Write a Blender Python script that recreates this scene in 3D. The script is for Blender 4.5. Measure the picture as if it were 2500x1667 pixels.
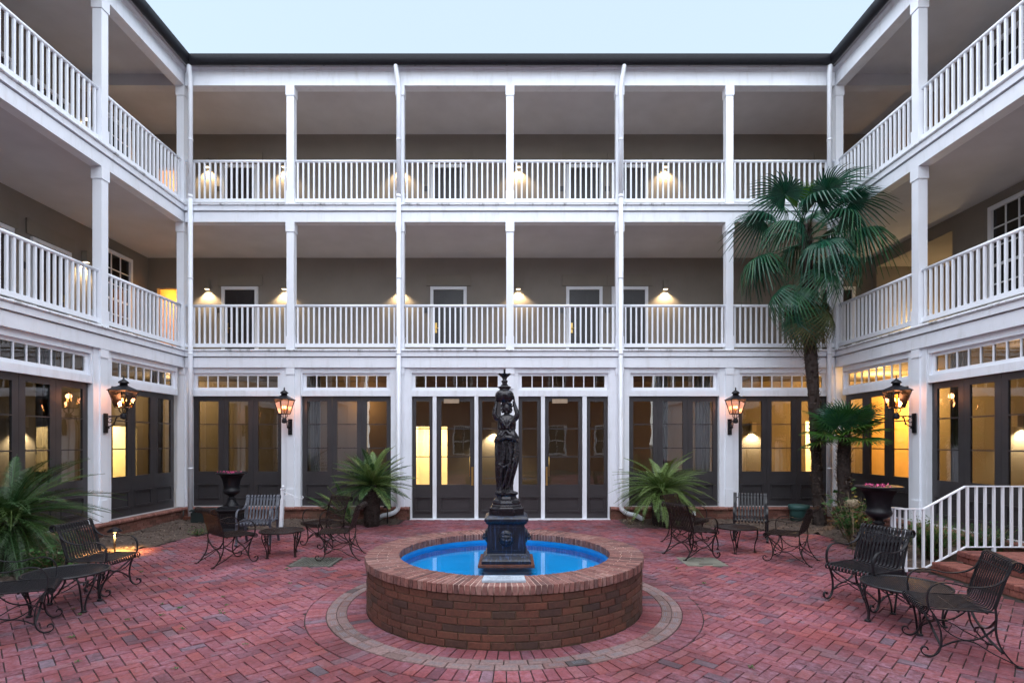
import bpy, math, random
from mathutils import Vector, Matrix
R = math.radians
S = bpy.context.scene
COL = S.collection
for o in list(bpy.data.objects):
    bpy.data.objects.remove(o)

# ------------------------------------------------------------------ camera, sky, sun, exposure
cam_d = bpy.data.cameras.new('camera')
cam = bpy.data.objects.new('camera', cam_d)
COL.objects.link(cam)
S.camera = cam
cam.location = (0, 0, 1.8)
cam.rotation_euler = (R(90), 0, 0)
cam_d.sensor_width = 36
cam_d.lens = 36 * 1330 / 2500
cam_d.shift_x = 0.002
cam_d.shift_y = 0.0986
cam_d.clip_start = 0.05
cam_d.clip_end = 2000

W = bpy.data.worlds.new('World')
S.world = W
W.use_nodes = True
wn = W.node_tree
bg = wn.nodes['Background']
sky = wn.nodes.new('ShaderNodeTexSky')
sky.sky_type = 'NISHITA'
sky.sun_disc = False
SUN_EL, SUN_AZ = 68, 190          # sun behind the camera, high, very soft
sky.sun_elevation = R(SUN_EL)
sky.sun_rotation = R(SUN_AZ)
sky.air_density = 1.0
sky.dust_density = 1.5
sky.ozone_density = 1.5
haze_mix = wn.nodes.new('ShaderNodeMix')        # thin even high haze over the whole dome
haze_mix.data_type = 'RGBA'
haze_mix.inputs[0].default_value = 0.7
wn.links.new(sky.outputs[0], haze_mix.inputs[6])
haze_mix.inputs[7].default_value = (1.50, 1.74, 1.80, 1)
wn.links.new(haze_mix.outputs[2], bg.inputs[0])
bg.inputs[1].default_value = 0.126

sun_d = bpy.data.lights.new('sun', 'SUN')
sun = bpy.data.objects.new('sun', sun_d)
COL.objects.link(sun)
sun_d.energy = 1.5
sun_d.angle = R(150)
sun_d.color = (0.96, 0.97, 1.0)
_az = R(SUN_AZ)
_d = Vector((math.sin(_az) * math.cos(R(SUN_EL)), math.cos(_az) * math.cos(R(SUN_EL)), math.sin(R(SUN_EL))))
sun.rotation_euler = _d.to_track_quat('Z', 'Y').to_euler()
sun.location = _d * 40

S.view_settings.view_transform = 'Standard'
S.view_settings.look = 'None'
S.view_settings.gamma = 1
S.view_settings.exposure = 2.02
S.cycles.use_denoising = True
S.cycles.max_bounces = 6
S.cycles.diffuse_bounces = 4
S.cycles.glossy_bounces = 2
S.cycles.adaptive_threshold = 0.02
S.cycles.transparent_max_bounces = 16
S.cycles.sample_clamp_indirect = 4
S.cycles.caustics_reflective = False
S.cycles.caustics_refractive = False

# ------------------------------------------------------------------ mesh helpers
rnd = random.Random(7)


class MB:
    def __init__(s):
        s.v = []
        s.f = []
        s.sm = []

    def add(s, vs, fs, smooth=False):
        n = len(s.v)
        s.v.extend(vs)
        for f in fs:
            s.f.append([i + n for i in f])
            s.sm.append(smooth)

    def box(s, x0, x1, y0, y1, z0, z1):
        if x0 > x1: x0, x1 = x1, x0
        if y0 > y1: y0, y1 = y1, y0
        if z0 > z1: z0, z1 = z1, z0
        s.add([(x0, y0, z0), (x1, y0, z0), (x1, y1, z0), (x0, y1, z0), (x0, y0, z1), (x1, y0, z1), (x1, y1, z1), (x0, y1, z1)],
              [(0, 3, 2, 1), (4, 5, 6, 7), (0, 1, 5, 4), (1, 2, 6, 5), (2, 3, 7, 6), (3, 0, 4, 7)])

    def tube(s, pts, r, n=8, closed=False, flat=None, up=None):
        """round tube (r number or list) or flat bar (flat=(w,t)) along pts; up fixes the lateral axis of a flat bar"""
        P = [Vector(p) for p in pts]
        m = len(P)
        T = []
        for i in range(m):
            if closed:
                t = P[(i + 1) % m] - P[i - 1]
            else:
                t = P[min(i + 1, m - 1)] - P[max(i - 1, 0)]
            T.append(t.normalized() if t.length > 1e-9 else Vector((0, 0, 1)))
        a = Vector((0, 0, 1)) if abs(T[0].z) < .9 else Vector((1, 0, 0))
        N = (a - T[0] * a.dot(T[0])).normalized()
        vs = []
        k = 4 if flat else n
        for i in range(m):
            if up is not None:
                B = Vector(up)
                B = (B - T[i] * B.dot(T[i])).normalized()
                N = B.cross(T[i]).normalized()
            else:
                N = N - T[i] * N.dot(T[i])
                N = N.normalized() if N.length > 1e-6 else T[i].orthogonal().normalized()
                B = T[i].cross(N)
            if flat:
                w, t = flat[0] / 2, flat[1] / 2
                for (q, e) in ((-w, -t), (w, -t), (w, t), (-w, t)):
                    vs.append(tuple(P[i] + B * q + N * e))
            else:
                rr = r[i] if isinstance(r, (list, tuple)) else r
                for j in range(k):
                    an = 2 * math.pi * j / k
                    vs.append(tuple(P[i] + N * math.cos(an) * rr + B * math.sin(an) * rr))
        fs = []
        for i in range(m if closed else m - 1):
            i2 = (i + 1) % m
            for j in range(k):
                j2 = (j + 1) % k
                fs.append((i * k + j, i * k + j2, i2 * k + j2, i2 * k + j))
        s.add(vs, fs, not flat)
        if not closed:
            n0 = len(s.v) - len(vs)
            s.f.append([n0 + j for j in range(k)][::-1]); s.sm.append(False)
            s.f.append([n0 + (m - 1) * k + j for j in range(k)]); s.sm.append(False)

    def lathe(s, prof, n=24, c=(0, 0, 0), smooth=True, rot=0.0, cap=True, sx=1.0, sy=1.0):
        vs = []
        for (r, z) in prof:
            for j in range(n):
                a = rot + 2 * math.pi * j / n
                vs.append((c[0] + r * math.cos(a) * sx, c[1] + r * math.sin(a) * sy, c[2] + z))
        fs = []
        for i in range(len(prof) - 1):
            for j in range(n):
                j2 = (j + 1) % n
                fs.append((i * n + j, i * n + j2, (i + 1) * n + j2, (i + 1) * n + j))
        s.add(vs, fs, smooth)
        if cap:
            n0 = len(s.v) - len(vs)
            s.f.append([n0 + j for j in range(n)][::-1]); s.sm.append(False)
            s.f.append([n0 + (len(prof) - 1) * n + j for j in range(n)]); s.sm.append(False)

    def prism(s, poly, z0, z1, inset=0.0, ch=0.004):
        """upright prism with a chamfered top; poly counter-clockwise (x,y)"""
        n = len(poly)
        cx = sum(p[0] for p in poly) / n
        cy = sum(p[1] for p in poly) / n
        vs = []
        if inset:
            for (x, y) in poly:
                d = math.hypot(x - cx, y - cy) or 1
                k = max(0.0, 1 - inset * 1.35 / d)
                vs.append((cx + (x - cx) * k, cy + (y - cy) * k, z1))
            vs += [(x, y, z1 - ch) for (x, y) in poly]
            vs += [(x, y, z0) for (x, y) in poly]
            L = 3
        else:
            vs += [(x, y, z1) for (x, y) in poly]
            vs += [(x, y, z0) for (x, y) in poly]
            L = 2
        fs = [tuple(range(n))]
        for l in range(L - 1):
            for j in range(n):
                j2 = (j + 1) % n
                fs.append((l * n + j2, l * n + j, (l + 1) * n + j, (l + 1) * n + j2))
        s.add(vs, fs)

    def ball(s, c, r, n=10, m=6, rx=1, ry=1, rz=1, M=None):
        vs = []
        for i in range(m + 1):
            ph = math.pi * i / m
            for j in range(n):
                a = 2 * math.pi * j / n
                p = Vector((r * rx * math.sin(ph) * math.cos(a), r * ry * math.sin(ph) * math.sin(a), r * rz * math.cos(ph)))
                if M is not None: p = M @ p
                vs.append((c[0] + p.x, c[1] + p.y, c[2] + p.z))
        fs = []
        for i in range(m):
            for j in range(n):
                j2 = (j + 1) % n
                fs.append((i * n + j, (i + 1) * n + j, (i + 1) * n + j2, i * n + j2))
        s.add(vs, fs, True)

    def xf(s, M, start=0):
        for i in range(start, len(s.v)):
            s.v[i] = tuple(M @ Vector(s.v[i]))

    def mesh(s, name, mat=None):
        me = bpy.data.meshes.new(name)
        me.from_pydata(s.v, [], s.f)
        if any(s.sm):
            me.polygons.foreach_set('use_smooth', s.sm)
        if mat: me.materials.append(mat)
        me.update()
        return me


def link(name, me, parent=None, loc=(0, 0, 0), rot=(0, 0, 0)):
    o = bpy.data.objects.new(name, me)
    COL.objects.link(o)
    o.location = loc
    o.rotation_euler = rot
    if parent is not None: o.parent = parent
    return o


def obj(name, mb, mat, parent=None, loc=(0, 0, 0), rot=(0, 0, 0)):
    return link(name, mb.mesh(name, mat), parent, loc, rot)


def tag(o, label=None, cat=None, group=None, kind=None):
    if label: o['label'] = label
    if cat: o['category'] = cat
    if group: o['group'] = group
    if kind: o['kind'] = kind
    return o


def thing(name, label, cat, loc=(0, 0, 0), rz=0.0, group=None):
    o = bpy.data.objects.new(name, None)
    COL.objects.link(o)
    o.location = loc
    o.rotation_euler = (0, 0, rz)
    o.empty_display_size = .2
    return tag(o, label, cat, group)


def copy_tree(o, parent=None):
    c = o.copy()
    COL.objects.link(c)
    if parent is not None: c.parent = parent
    for ch in [k for k in CHILDREN.get(o.name, [])] or list(o.children):
        copy_tree(ch, c)
    return c


CHILDREN = {}


def lamp(name, kind, loc, energy, color, parent=None, size=.05, spot=None, rot=(0, 0, 0), blend=.5, sy=None):
    d = bpy.data.lights.new(name, kind)
    d.energy = energy
    d.color = color
    if kind == 'AREA':
        d.shape = 'RECTANGLE' if sy else 'SQUARE'
        d.size = size
        if sy: d.size_y = sy
    else:
        d.shadow_soft_size = size
    if spot:
        d.spot_size = spot
        d.spot_blend = blend
    o = bpy.data.objects.new(name, d)
    COL.objects.link(o)
    o.location = loc
    o.rotation_euler = rot
    if parent is not None: o.parent = parent
    return o


# ------------------------------------------------------------------ materials
def mat(name):
    m = bpy.data.materials.new(name)
    m.use_nodes = True
    nt = m.node_tree
    b = nt.nodes['Principled BSDF']
    return m, nt, b


def N(nt, t, **kw):
    n = nt.nodes.new(t)
    for k, v in kw.items():
        if hasattr(n, k): setattr(n, k, v)
        else: n.inputs[k].default_value = v
    return n


def ramp(nt, stops, interp='LINEAR'):
    n = nt.nodes.new('ShaderNodeValToRGB')
    n.color_ramp.interpolation = interp
    el = n.color_ramp.elements
    while len(el) > 1: el.remove(el[-1])
    el[0].position = stops[0][0]
    el[0].color = (*stops[0][1], 1)
    for p, c in stops[1:]:
        e = el.new(p)
        e.color = (*c, 1)
    return n


def noise(nt, scale, detail=4, rough=.55, coord=None, stretch=None):
    n = nt.nodes.new('ShaderNodeTexNoise')
    n.inputs['Scale'].default_value = scale
    n.inputs['Detail'].default_value = detail
    n.inputs['Roughness'].default_value = rough
    g = nt.nodes.new('ShaderNodeNewGeometry') if coord is None else None
    src = g.outputs['Position'] if g else coord
    if stretch:
        mp = nt.nodes.new('ShaderNodeMapping')
        mp.inputs['Scale'].default_value = stretch
        nt.links.new(src, mp.inputs[0])
        src = mp.outputs[0]
    nt.links.new(src, n.inputs['Vector'])
    return n


def mixc(nt, fac, a, b, mode='MIX'):
    n = nt.nodes.new('ShaderNodeMix')
    n.data_type = 'RGBA'
    n.blend_type = mode
    for val, idx in ((fac, 0), (a, 6), (b, 7)):
        if hasattr(val, 'links') or hasattr(val, 'is_linked'):
            nt.links.new(val, n.inputs[idx])
        else:
            n.inputs[idx].default_value = val if idx == 0 else (*val, 1)
    return n.outputs[2]


def bump(nt, b, h, strength=.3, dist=.01):
    n = nt.nodes.new('ShaderNodeBump')
    n.inputs['Strength'].default_value = strength
    n.inputs['Distance'].default_value = dist
    nt.links.new(h, n.inputs['Height'])
    nt.links.new(n.outputs[0], b.inputs['Normal'])


def painted(name, col, var=.08, rough=.5, scale=3, bscale=60, bs=.08, dirt=None, dirt_amt=.0, stretch=None):
    m, nt, b = mat(name)
    n1 = noise(nt, scale, 3, stretch=stretch)
    r = ramp(nt, [(.3, tuple(c * (1 - var) for c in col)), (.7, tuple(min(1, c * (1 + var)) for c in col))])
    nt.links.new(n1.outputs[0], r.inputs[0])
    c = r.outputs[0]
    if dirt:
        n3 = noise(nt, 2.2, 4, .65, stretch=(3, 3, .6))
        r3 = ramp(nt, [(.52, (0, 0, 0)), (.75, (dirt_amt,) * 3)])
        nt.links.new(n3.outputs[0], r3.inputs[0])
        c = mixc(nt, r3.outputs[0], c, dirt)
    nt.links.new(c, b.inputs['Base Color'])
    b.inputs['Roughness'].default_value = rough
    if bs >= .1:
        n2 = noise(nt, bscale, 1)
        bump(nt, b, n2.outputs[0], bs, .004)
    return m


def brick_mat(name, stops, rough=.85, per='island', bloom=None, bloom_amt=.4, moss=None, mscale=2.3, mlo=.5, mhi=.8, mottled=False):
    m, nt, b = mat(name)
    if per == 'object':
        rv = nt.nodes.new('ShaderNodeObjectInfo').outputs['Random']
    else:
        rv = nt.nodes.new('ShaderNodeNewGeometry').outputs['Random Per Island']
    r = ramp(nt, stops)
    nt.links.new(rv, r.inputs[0])
    n1 = noise(nt, 38, 5, .65)
    r1 = ramp(nt, [(.3, (.58, .58, .60)), (.7, (1.30, 1.28, 1.30))])
    nt.links.new(n1.outputs[0], r1.inputs[0])
    c = mixc(nt, 1.0, r.outputs[0], r1.outputs[0], 'MULTIPLY')
    if mottled:  # broad random darker and paler patches multiplied into the brick colour
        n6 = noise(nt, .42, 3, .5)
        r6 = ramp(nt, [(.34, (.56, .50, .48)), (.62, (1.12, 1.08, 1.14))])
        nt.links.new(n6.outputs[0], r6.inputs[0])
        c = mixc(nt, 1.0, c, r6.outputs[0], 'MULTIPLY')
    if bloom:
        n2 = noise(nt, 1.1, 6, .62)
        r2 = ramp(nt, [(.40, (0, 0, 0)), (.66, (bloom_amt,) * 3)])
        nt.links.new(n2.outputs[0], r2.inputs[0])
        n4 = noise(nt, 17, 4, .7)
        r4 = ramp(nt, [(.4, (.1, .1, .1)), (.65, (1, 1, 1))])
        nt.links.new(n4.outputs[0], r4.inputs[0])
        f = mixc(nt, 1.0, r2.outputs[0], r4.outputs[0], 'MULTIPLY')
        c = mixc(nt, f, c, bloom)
    if moss:
        n5 = noise(nt, mscale, 5, .6)
        r5 = ramp(nt, [(mlo, (0, 0, 0)), (mhi, (.7,) * 3)])
        nt.links.new(n5.outputs[0], r5.inputs[0])
        c = mixc(nt, r5.outputs[0], c, moss)
    nt.links.new(c, b.inputs['Base Color'])
    b.inputs['Roughness'].default_value = rough
    n3 = noise(nt, 90, 2, .7)
    bump(nt, b, n3.outputs[0], .45, .006)
    return m


def metal(name, col, rough=.45, met=.0, var=.35, scale=14, rust=None, bs=.15, spec=.5):
    m, nt, b = mat(name)
    n1 = noise(nt, scale, 3, .65)
    r = ramp(nt, [(.3, tuple(c * (1 - var) for c in col)), (.7, tuple(c * (1 + var) for c in col))])
    nt.links.new(n1.outputs[0], r.inputs[0])
    c = r.outputs[0]
    if rust:
        n2 = noise(nt, 5, 6, .7)
        r2 = ramp(nt, [(.5, (0, 0, 0)), (.68, (.8,) * 3)])
        nt.links.new(n2.outputs[0], r2.inputs[0])
        c = mixc(nt, r2.outputs[0], c, rust)
    nt.links.new(c, b.inputs['Base Color'])
    b.inputs['Roughness'].default_value = rough
    b.inputs['Metallic'].default_value = met
    b.inputs['Specular IOR Level'].default_value = spec
    if bs >= .2:
        n3 = noise(nt, 120, 2)
        bump(nt, b, n3.outputs[0], bs, .003)
    return m


def glass_mat(name, tint=(1, 1, 1), ior=1.5, rough=.0, wav=.0, trans=(1, 1, 1)):
    m = bpy.data.materials.new(name)
    m.use_nodes = True
    nt = m.node_tree
    nt.nodes.remove(nt.nodes['Principled BSDF'])
    out = nt.nodes['Material Output']
    t = nt.nodes.new('ShaderNodeBsdfTransparent')
    t.inputs[0].default_value = (*trans, 1)
    g = nt.nodes.new('ShaderNodeBsdfGlossy')
    g.inputs[0].default_value = (*tint, 1)
    g.inputs['Roughness'].default_value = rough
    fr = nt.nodes.new('ShaderNodeFresnel')
    fr.inputs[0].default_value = ior
    if wav:
        n = noise(nt, 1.3, 2)
        bp = nt.nodes.new('ShaderNodeBump')
        bp.inputs['Strength'].default_value = wav
        bp.inputs['Distance'].default_value = .02
        nt.links.new(n.outputs[0], bp.inputs['Height'])
        nt.links.new(bp.outputs[0], g.inputs['Normal'])
    mx = nt.nodes.new('ShaderNodeMixShader')
    nt.links.new(fr.outputs[0], mx.inputs[0])
    nt.links.new(t.outputs[0], mx.inputs[1])
    nt.links.new(g.outputs[0], mx.inputs[2])
    nt.links.new(mx.outputs[0], out.inputs[0])
    return m


def emit(name, col, st):
    m, nt, b = mat(name)
    b.inputs['Base Color'].default_value = (*col, 1)
    b.inputs['Emission Color'].default_value = (*col, 1)
    b.inputs['Emission Strength'].default_value = st
    m.cycles.emission_sampling = 'NONE'      # the lamp inside does the lighting
    return m


def leaf_mat(name, cols, rough=.45, trans=.25, dead=None):
    m, nt, b = mat(name)
    rv = nt.nodes.new('ShaderNodeNewGeometry').outputs['Random Per Island']
    ro = nt.nodes.new('ShaderNodeObjectInfo').outputs['Random']
    ma = nt.nodes.new('ShaderNodeMath')
    ma.operation = 'ADD'
    nt.links.new(rv, ma.inputs[0]); nt.links.new(ro, ma.inputs[1])
    mm = nt.nodes.new('ShaderNodeMath')
    mm.operation = 'MULTIPLY'
    mm.inputs[1].default_value = .5
    nt.links.new(ma.outputs[0], mm.inputs[0])
    r = ramp(nt, [(.2 + .6 * i / max(1, len(cols) - 1), c) for i, c in enumerate(cols)])
    nt.links.new(mm.outputs[0], r.inputs[0])
    nt.links.new(r.outputs[0], b.inputs['Base Color'])
    b.inputs['Roughness'].default_value = rough
    out = nt.nodes['Material Output']
    tr = nt.nodes.new('ShaderNodeBsdfTranslucent')
    nt.links.new(r.outputs[0], tr.inputs[0])
    mx = nt.nodes.new('ShaderNodeMixShader')
    mx.inputs[0].default_value = trans
    nt.links.new(b.outputs[0], mx.inputs[1]); nt.links.new(tr.outputs[0], mx.inputs[2])
    nt.links.new(mx.outputs[0], out.inputs[0])
    return m


WHITE = painted('white_paint', (.76, .79, .85), .03, .55, dirt=(.42, .41, .38), dirt_amt=.28)
WHITE2 = painted('white_trim', (.78, .81, .87), .02, .5)
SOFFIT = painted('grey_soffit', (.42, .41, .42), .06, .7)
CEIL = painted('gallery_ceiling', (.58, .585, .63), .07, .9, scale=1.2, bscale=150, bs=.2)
WALL = painted('taupe_stucco', (.25, .225, .20), .06, .95, scale=1.5, bscale=120, bs=.5)
LINTEL = painted('taupe_lintel', (.235, .21, .18), .04, .9)
DECKF = painted('gallery_floor', (.42, .40, .38), .1, .8)
CHAR = painted('charcoal_paint', (.037, .034, .037), .12, .36, scale=4, bscale=40, bs=.1)
DOORP = painted('dark_door_paint', (.026, .023, .026), .1, .4)
GUTTER = metal('dark_gutter', (.010, .010, .014), .4, .0, .2, spec=.25)
ROOF = metal('dark_roof_metal', (.03, .031, .036), .5, .3, .2)
GLASS = glass_mat('window_glass', ior=1.85, wav=.10, trans=(.84, .85, .83))
DGLASS = metal('dark_window_glass', (.012, .013, .016), .06, 0, .1, bs=0)
LGLASS = glass_mat('lantern_glass', ior=1.45, trans=(.90, .76, .67))
IRON = metal('black_iron', (.009, .009, .012), .42, 0, .3, spec=.4)
IRONB = metal('brown_iron', (.015, .010, .010), .45, 0, .35, rust=(.024, .011, .007), spec=.22)
IRONG = metal('blue_grey_iron', (.055, .06, .08), .42, 0, .25)
URNM = metal('urn_iron', (.008, .008, .011), .45, 0, .3, spec=.3)
BRONZE = metal('statue_bronze', (.014, .012, .016), .24, .2, .7, 26, bs=.5)
BLUEMETAL = metal('pedestal_blue', (.006, .008, .017), .36, .1, .5, 9, bs=.3)
_nt = BLUEMETAL.node_tree
_b = _nt.nodes['Principled BSDF']
_n = noise(_nt, 1.0, 5, .65, stretch=(45, 45, 2.5))
_r = ramp(_nt, [(.52, (0, 0, 0)), (.72, (.75, .75, .75))])
_nt.links.new(_n.outputs[0], _r.inputs[0])
_nt.links.new(mixc(_nt, _r.outputs[0], _b.inputs['Base Color'].links[0].from_socket, (.045, .085, .20)), _b.inputs['Base Color'])
RUST = metal('rusty_plate', (.10, .03, .016), .7, 0, .4)
BRASS = metal('brass', (.55, .36, .12), .3, .9, .1)
BRZ = metal('closer_bronze', (.34, .25, .17), .5, .3, .1)
LENS = emit('warm_lens', (1, .80, .52), 1.6)
LENSO = emit('orange_lens', (1, .62, .25), 1.6)
FLAME = emit('gas_flame', (1, .48, .12), 6)
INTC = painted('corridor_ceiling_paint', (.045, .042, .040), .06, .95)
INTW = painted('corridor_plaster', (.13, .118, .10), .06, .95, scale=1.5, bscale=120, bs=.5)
CREAM = painted('cream_wall', (.74, .68, .52), .04, .9)
OCHRE = painted('ochre_wall', (.66, .45, .18), .05, .9)
WPIPE = painted('white_pipe', (.75, .78, .84), .03, .45, dirt=(.36, .33, .27), dirt_amt=.5)
SANDJ = painted('joint_sand', (.022, .016, .015), .3, 1, scale=30)
MORTAR = painted('tan_mortar', (.125, .08, .052), .3, 1, scale=25)
MORTARL = painted('pale_mortar', (.46, .31, .27), .15, 1, scale=25)
BLUEP = painted('pool_paint', (.0, .34, .72), .05, .5, scale=2)
MILD = painted('mildewed_white', (.74, .77, .82), .05, .6, dirt=(.05, .05, .045), dirt_amt=.8)
BLUEW = painted('pool_wall_paint', (.0, .23, .58), .12, .5, scale=6)
WATER = glass_mat('pool_water', ior=1.36, wav=.015, trans=(.55, .92, 1))
PLAQ = painted('plaque_stone', (.34, .40, .47), .2, .6, scale=40)
PLAQD = painted('plaque_letters', (.13, .15, .18), .1, .7)
SOIL = painted('mulch_soil', (.085, .06, .048), .5, 1, scale=30, bscale=40, bs=1)
CHIP = brick_mat('mulch_chips', [(0, (.05, .035, .028)), (.5, (.12, .085, .065)), (1, (.22, .17, .14))], 1)
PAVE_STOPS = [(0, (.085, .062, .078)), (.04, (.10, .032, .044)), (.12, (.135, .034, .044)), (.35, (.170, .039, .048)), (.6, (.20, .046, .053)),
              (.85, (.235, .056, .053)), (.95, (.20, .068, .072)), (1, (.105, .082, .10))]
PAVE_I = brick_mat('paving_brick_field', PAVE_STOPS, .8, 'island', (.42, .235, .325), .5, moss=(.125, .11, .14), mscale=7, mlo=.60, mhi=.72, mottled=True)
PAVE_O = brick_mat('paving_brick_near', PAVE_STOPS, .8, 'object', (.42, .235, .325), .5, moss=(.125, .11, .14), mscale=7, mlo=.60, mhi=.72, mottled=True)
RED_STOPS = [(0, (.105, .026, .033)), (.5, (.14, .034, .041)), (1, (.175, .045, .045))]
RING_I, RING_O = PAVE_I, PAVE_O
TAN_STOPS = [(0, (.055, .042, .043)), (.12, (.135, .085, .078)), (.5, (.195, .125, .120)), (.85, (.22, .145, .138)), (1, (.15, .07, .065))]
TAN_I = brick_mat('engraved_brick_field', TAN_STOPS, .85, 'island')
TAN_O = brick_mat('engraved_brick_near', TAN_STOPS, .85, 'object')
WB_STOPS = [(0, (.040, .021, .018)), (.12, (.062, .025, .018)), (.5, (.090, .030, .019)), (.9, (.115, .038, .023)), (1, (.085, .040, .030))]
WB_I = brick_mat('fountain_brick_field', WB_STOPS, .85, 'island', moss=(.075, .040, .020))
WB_O = brick_mat('fountain_brick_near', WB_STOPS, .85, 'object', moss=(.075, .040, .020))
CB_STOPS = [(0, (.095, .042, .038)), (.4, (.165, .065, .055)), (.75, (.215, .088, .072)), (1, (.25, .135, .115))]
CB_I = brick_mat('coping_brick_field', CB_STOPS, .85, 'island', (.27, .19, .18), .45)
CB_O = brick_mat('coping_brick_near', CB_STOPS, .85, 'object', (.27, .19, .18), .45)
PL_STOPS = [(0, (.09, .04, .03)), (.5, (.16, .06, .042)), (1, (.23, .10, .075))]
PL_I = brick_mat('plinth_brick', PL_STOPS, .9, 'island', moss=(.12, .09, .06))
PLC_I = brick_mat('plinth_coping', [(0, (.19, .075, .055)), (1, (.33, .15, .12))], .85, 'island')
STEP_O = brick_mat('step_brick', [(0, (.17, .055, .045)), (1, (.27, .09, .065))], .8, 'object')
STEP_I = brick_mat('step_brick_field', [(0, (.17, .055, .045)), (1, (.27, .09, .065))], .8, 'island')
PALM = leaf_mat('fan_palm_green', [(.006, .055, .032), (.014, .092, .050), (.034, .13, .05)], .30, .18)
PALMG = leaf_mat('fan_palm_mid', [(.015, .075, .02), (.03, .11, .025)], .35)
PALMY = leaf_mat('fan_palm_fresh', [(.03, .10, .02), (.06, .15, .02)], .4)
PALMD = leaf_mat('fan_palm_dying', [(.05, .07, .02), (.11, .10, .035), (.13, .085, .05)], .7)
CYC = leaf_mat('cycad_green', [(.07, .13, .030), (.13, .21, .055), (.22, .31, .11)], .36)
CYCG = leaf_mat('cycad_mid_green', [(.025, .075, .022), (.045, .11, .035), (.09, .17, .06)], .34)
CYCD = leaf_mat('cycad_deep_green', [(.014, .040, .008), (.032, .072, .014), (.075, .12, .028)], .35)
BARK = metal('palm_bark', (.030, .020, .017), .95, 0, .5, 20, bs=.8)
FIBRE = metal('palm_fibre', (.055, .037, .030), .95, 0, .5, 25)
BUSH = leaf_mat('shrub_green', [(.02, .07, .015), (.04, .11, .02), (.08, .17, .03)], .5)
BUSHD = leaf_mat('shrub_dark', [(.012, .04, .015), (.02, .06, .02), (.03, .08, .025)], .5)
TWIG = metal('dry_twig', (.22, .16, .10), .9, 0, .4)
PINK = leaf_mat('pink_petal', [(.6, .05, .2), (.75, .12, .3)], .6)
DRIED = leaf_mat('dried_flower', [(.10, .07, .04), (.22, .17, .10), (.40, .33, .23)], .8)
TEAL = painted('teal_plastic', (.03, .085, .08), .1, .5)
DKBOX = painted('dark_green_plastic', (.012, .02, .02), .1, .5)
GRATE = metal('grate_iron', (.10, .10, .085), .75, 0, .3)
COVER = metal('cover_plate', (.14, .135, .11), .8, 0, .35, 5)
GROUND = painted('bare_ground', (.10, .085, .07), .2, 1)
FARBR = brick_mat('house_brick', [(0, (.16, .06, .045)), (1, (.26, .10, .075))], .9)

# ------------------------------------------------------------------ setting: ground, paving, beds
HX, FY, BAY, DEP = 7.695, 12.8, 2.565, 2.4     # half court width, front plane of the back wing, bay, gallery depth
Z2, Z3, ZT = 3.55, 6.94, 10.12                 # undersides of the gallery beams and of the eave beam
g = MB()
g.add([(-200, -200, -.09), (200, -200, -.09), (200, 300, -.09), (-200, 300, -.09)], [(0, 1, 2, 3)])
tag(obj('ground', g, GROUND), kind='structure')

FC = (-.06, 6.25)      # fountain centre
pave = MB()
pave.box(-8.2, 8.2, -9, 13.0, -.06, -.012)
pave = tag(obj('brick_pavement', pave, SANDJ), 'red herringbone brick paving of the courtyard floor', kind='structure')


def in_bed(x, y):
    if y > FY - .1 and abs(x) > 2.42: return True
    if x < -2.5 and y > 11.35 + .35 * math.sin((x + 5) * .9) + (.25 if x > -3.4 else 0): return True
    if x < -6.15 + .12 * math.sin(y * 1.3) and y > 6.4: return True
    if x > 2.45 and y > 11.45 - max(0, x - 4.3) * .42: return True
    if x > 6.15 - (11 - y) * .20 and 7.6 < y < 11.2: return True
    return False


def clip(poly, px, py, nx, ny):
    """keep the part of a convex polygon on the side (p - P).n >= 0"""
    out = []
    for i in range(len(poly)):
        a, b = poly[i], poly[(i + 1) % len(poly)]
        da = (a[0] - px) * nx + (a[1] - py) * ny
        db = (b[0] - px) * nx + (b[1] - py) * ny
        if da >= 0: out.append(a)
        if da * db < 0:
            t = da / (da - db)
            out.append((a[0] + (b[0] - a[0]) * t, a[1] + (b[1] - a[1]) * t))
    return out


def in_frame(x, y, z=0):
    if y < .5: return False
    px = 1245 + x / y * 1330
    py = 1080 + (1.8 - z) / y * 1330
    return -30 < px < 2530 and py < 1700


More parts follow.
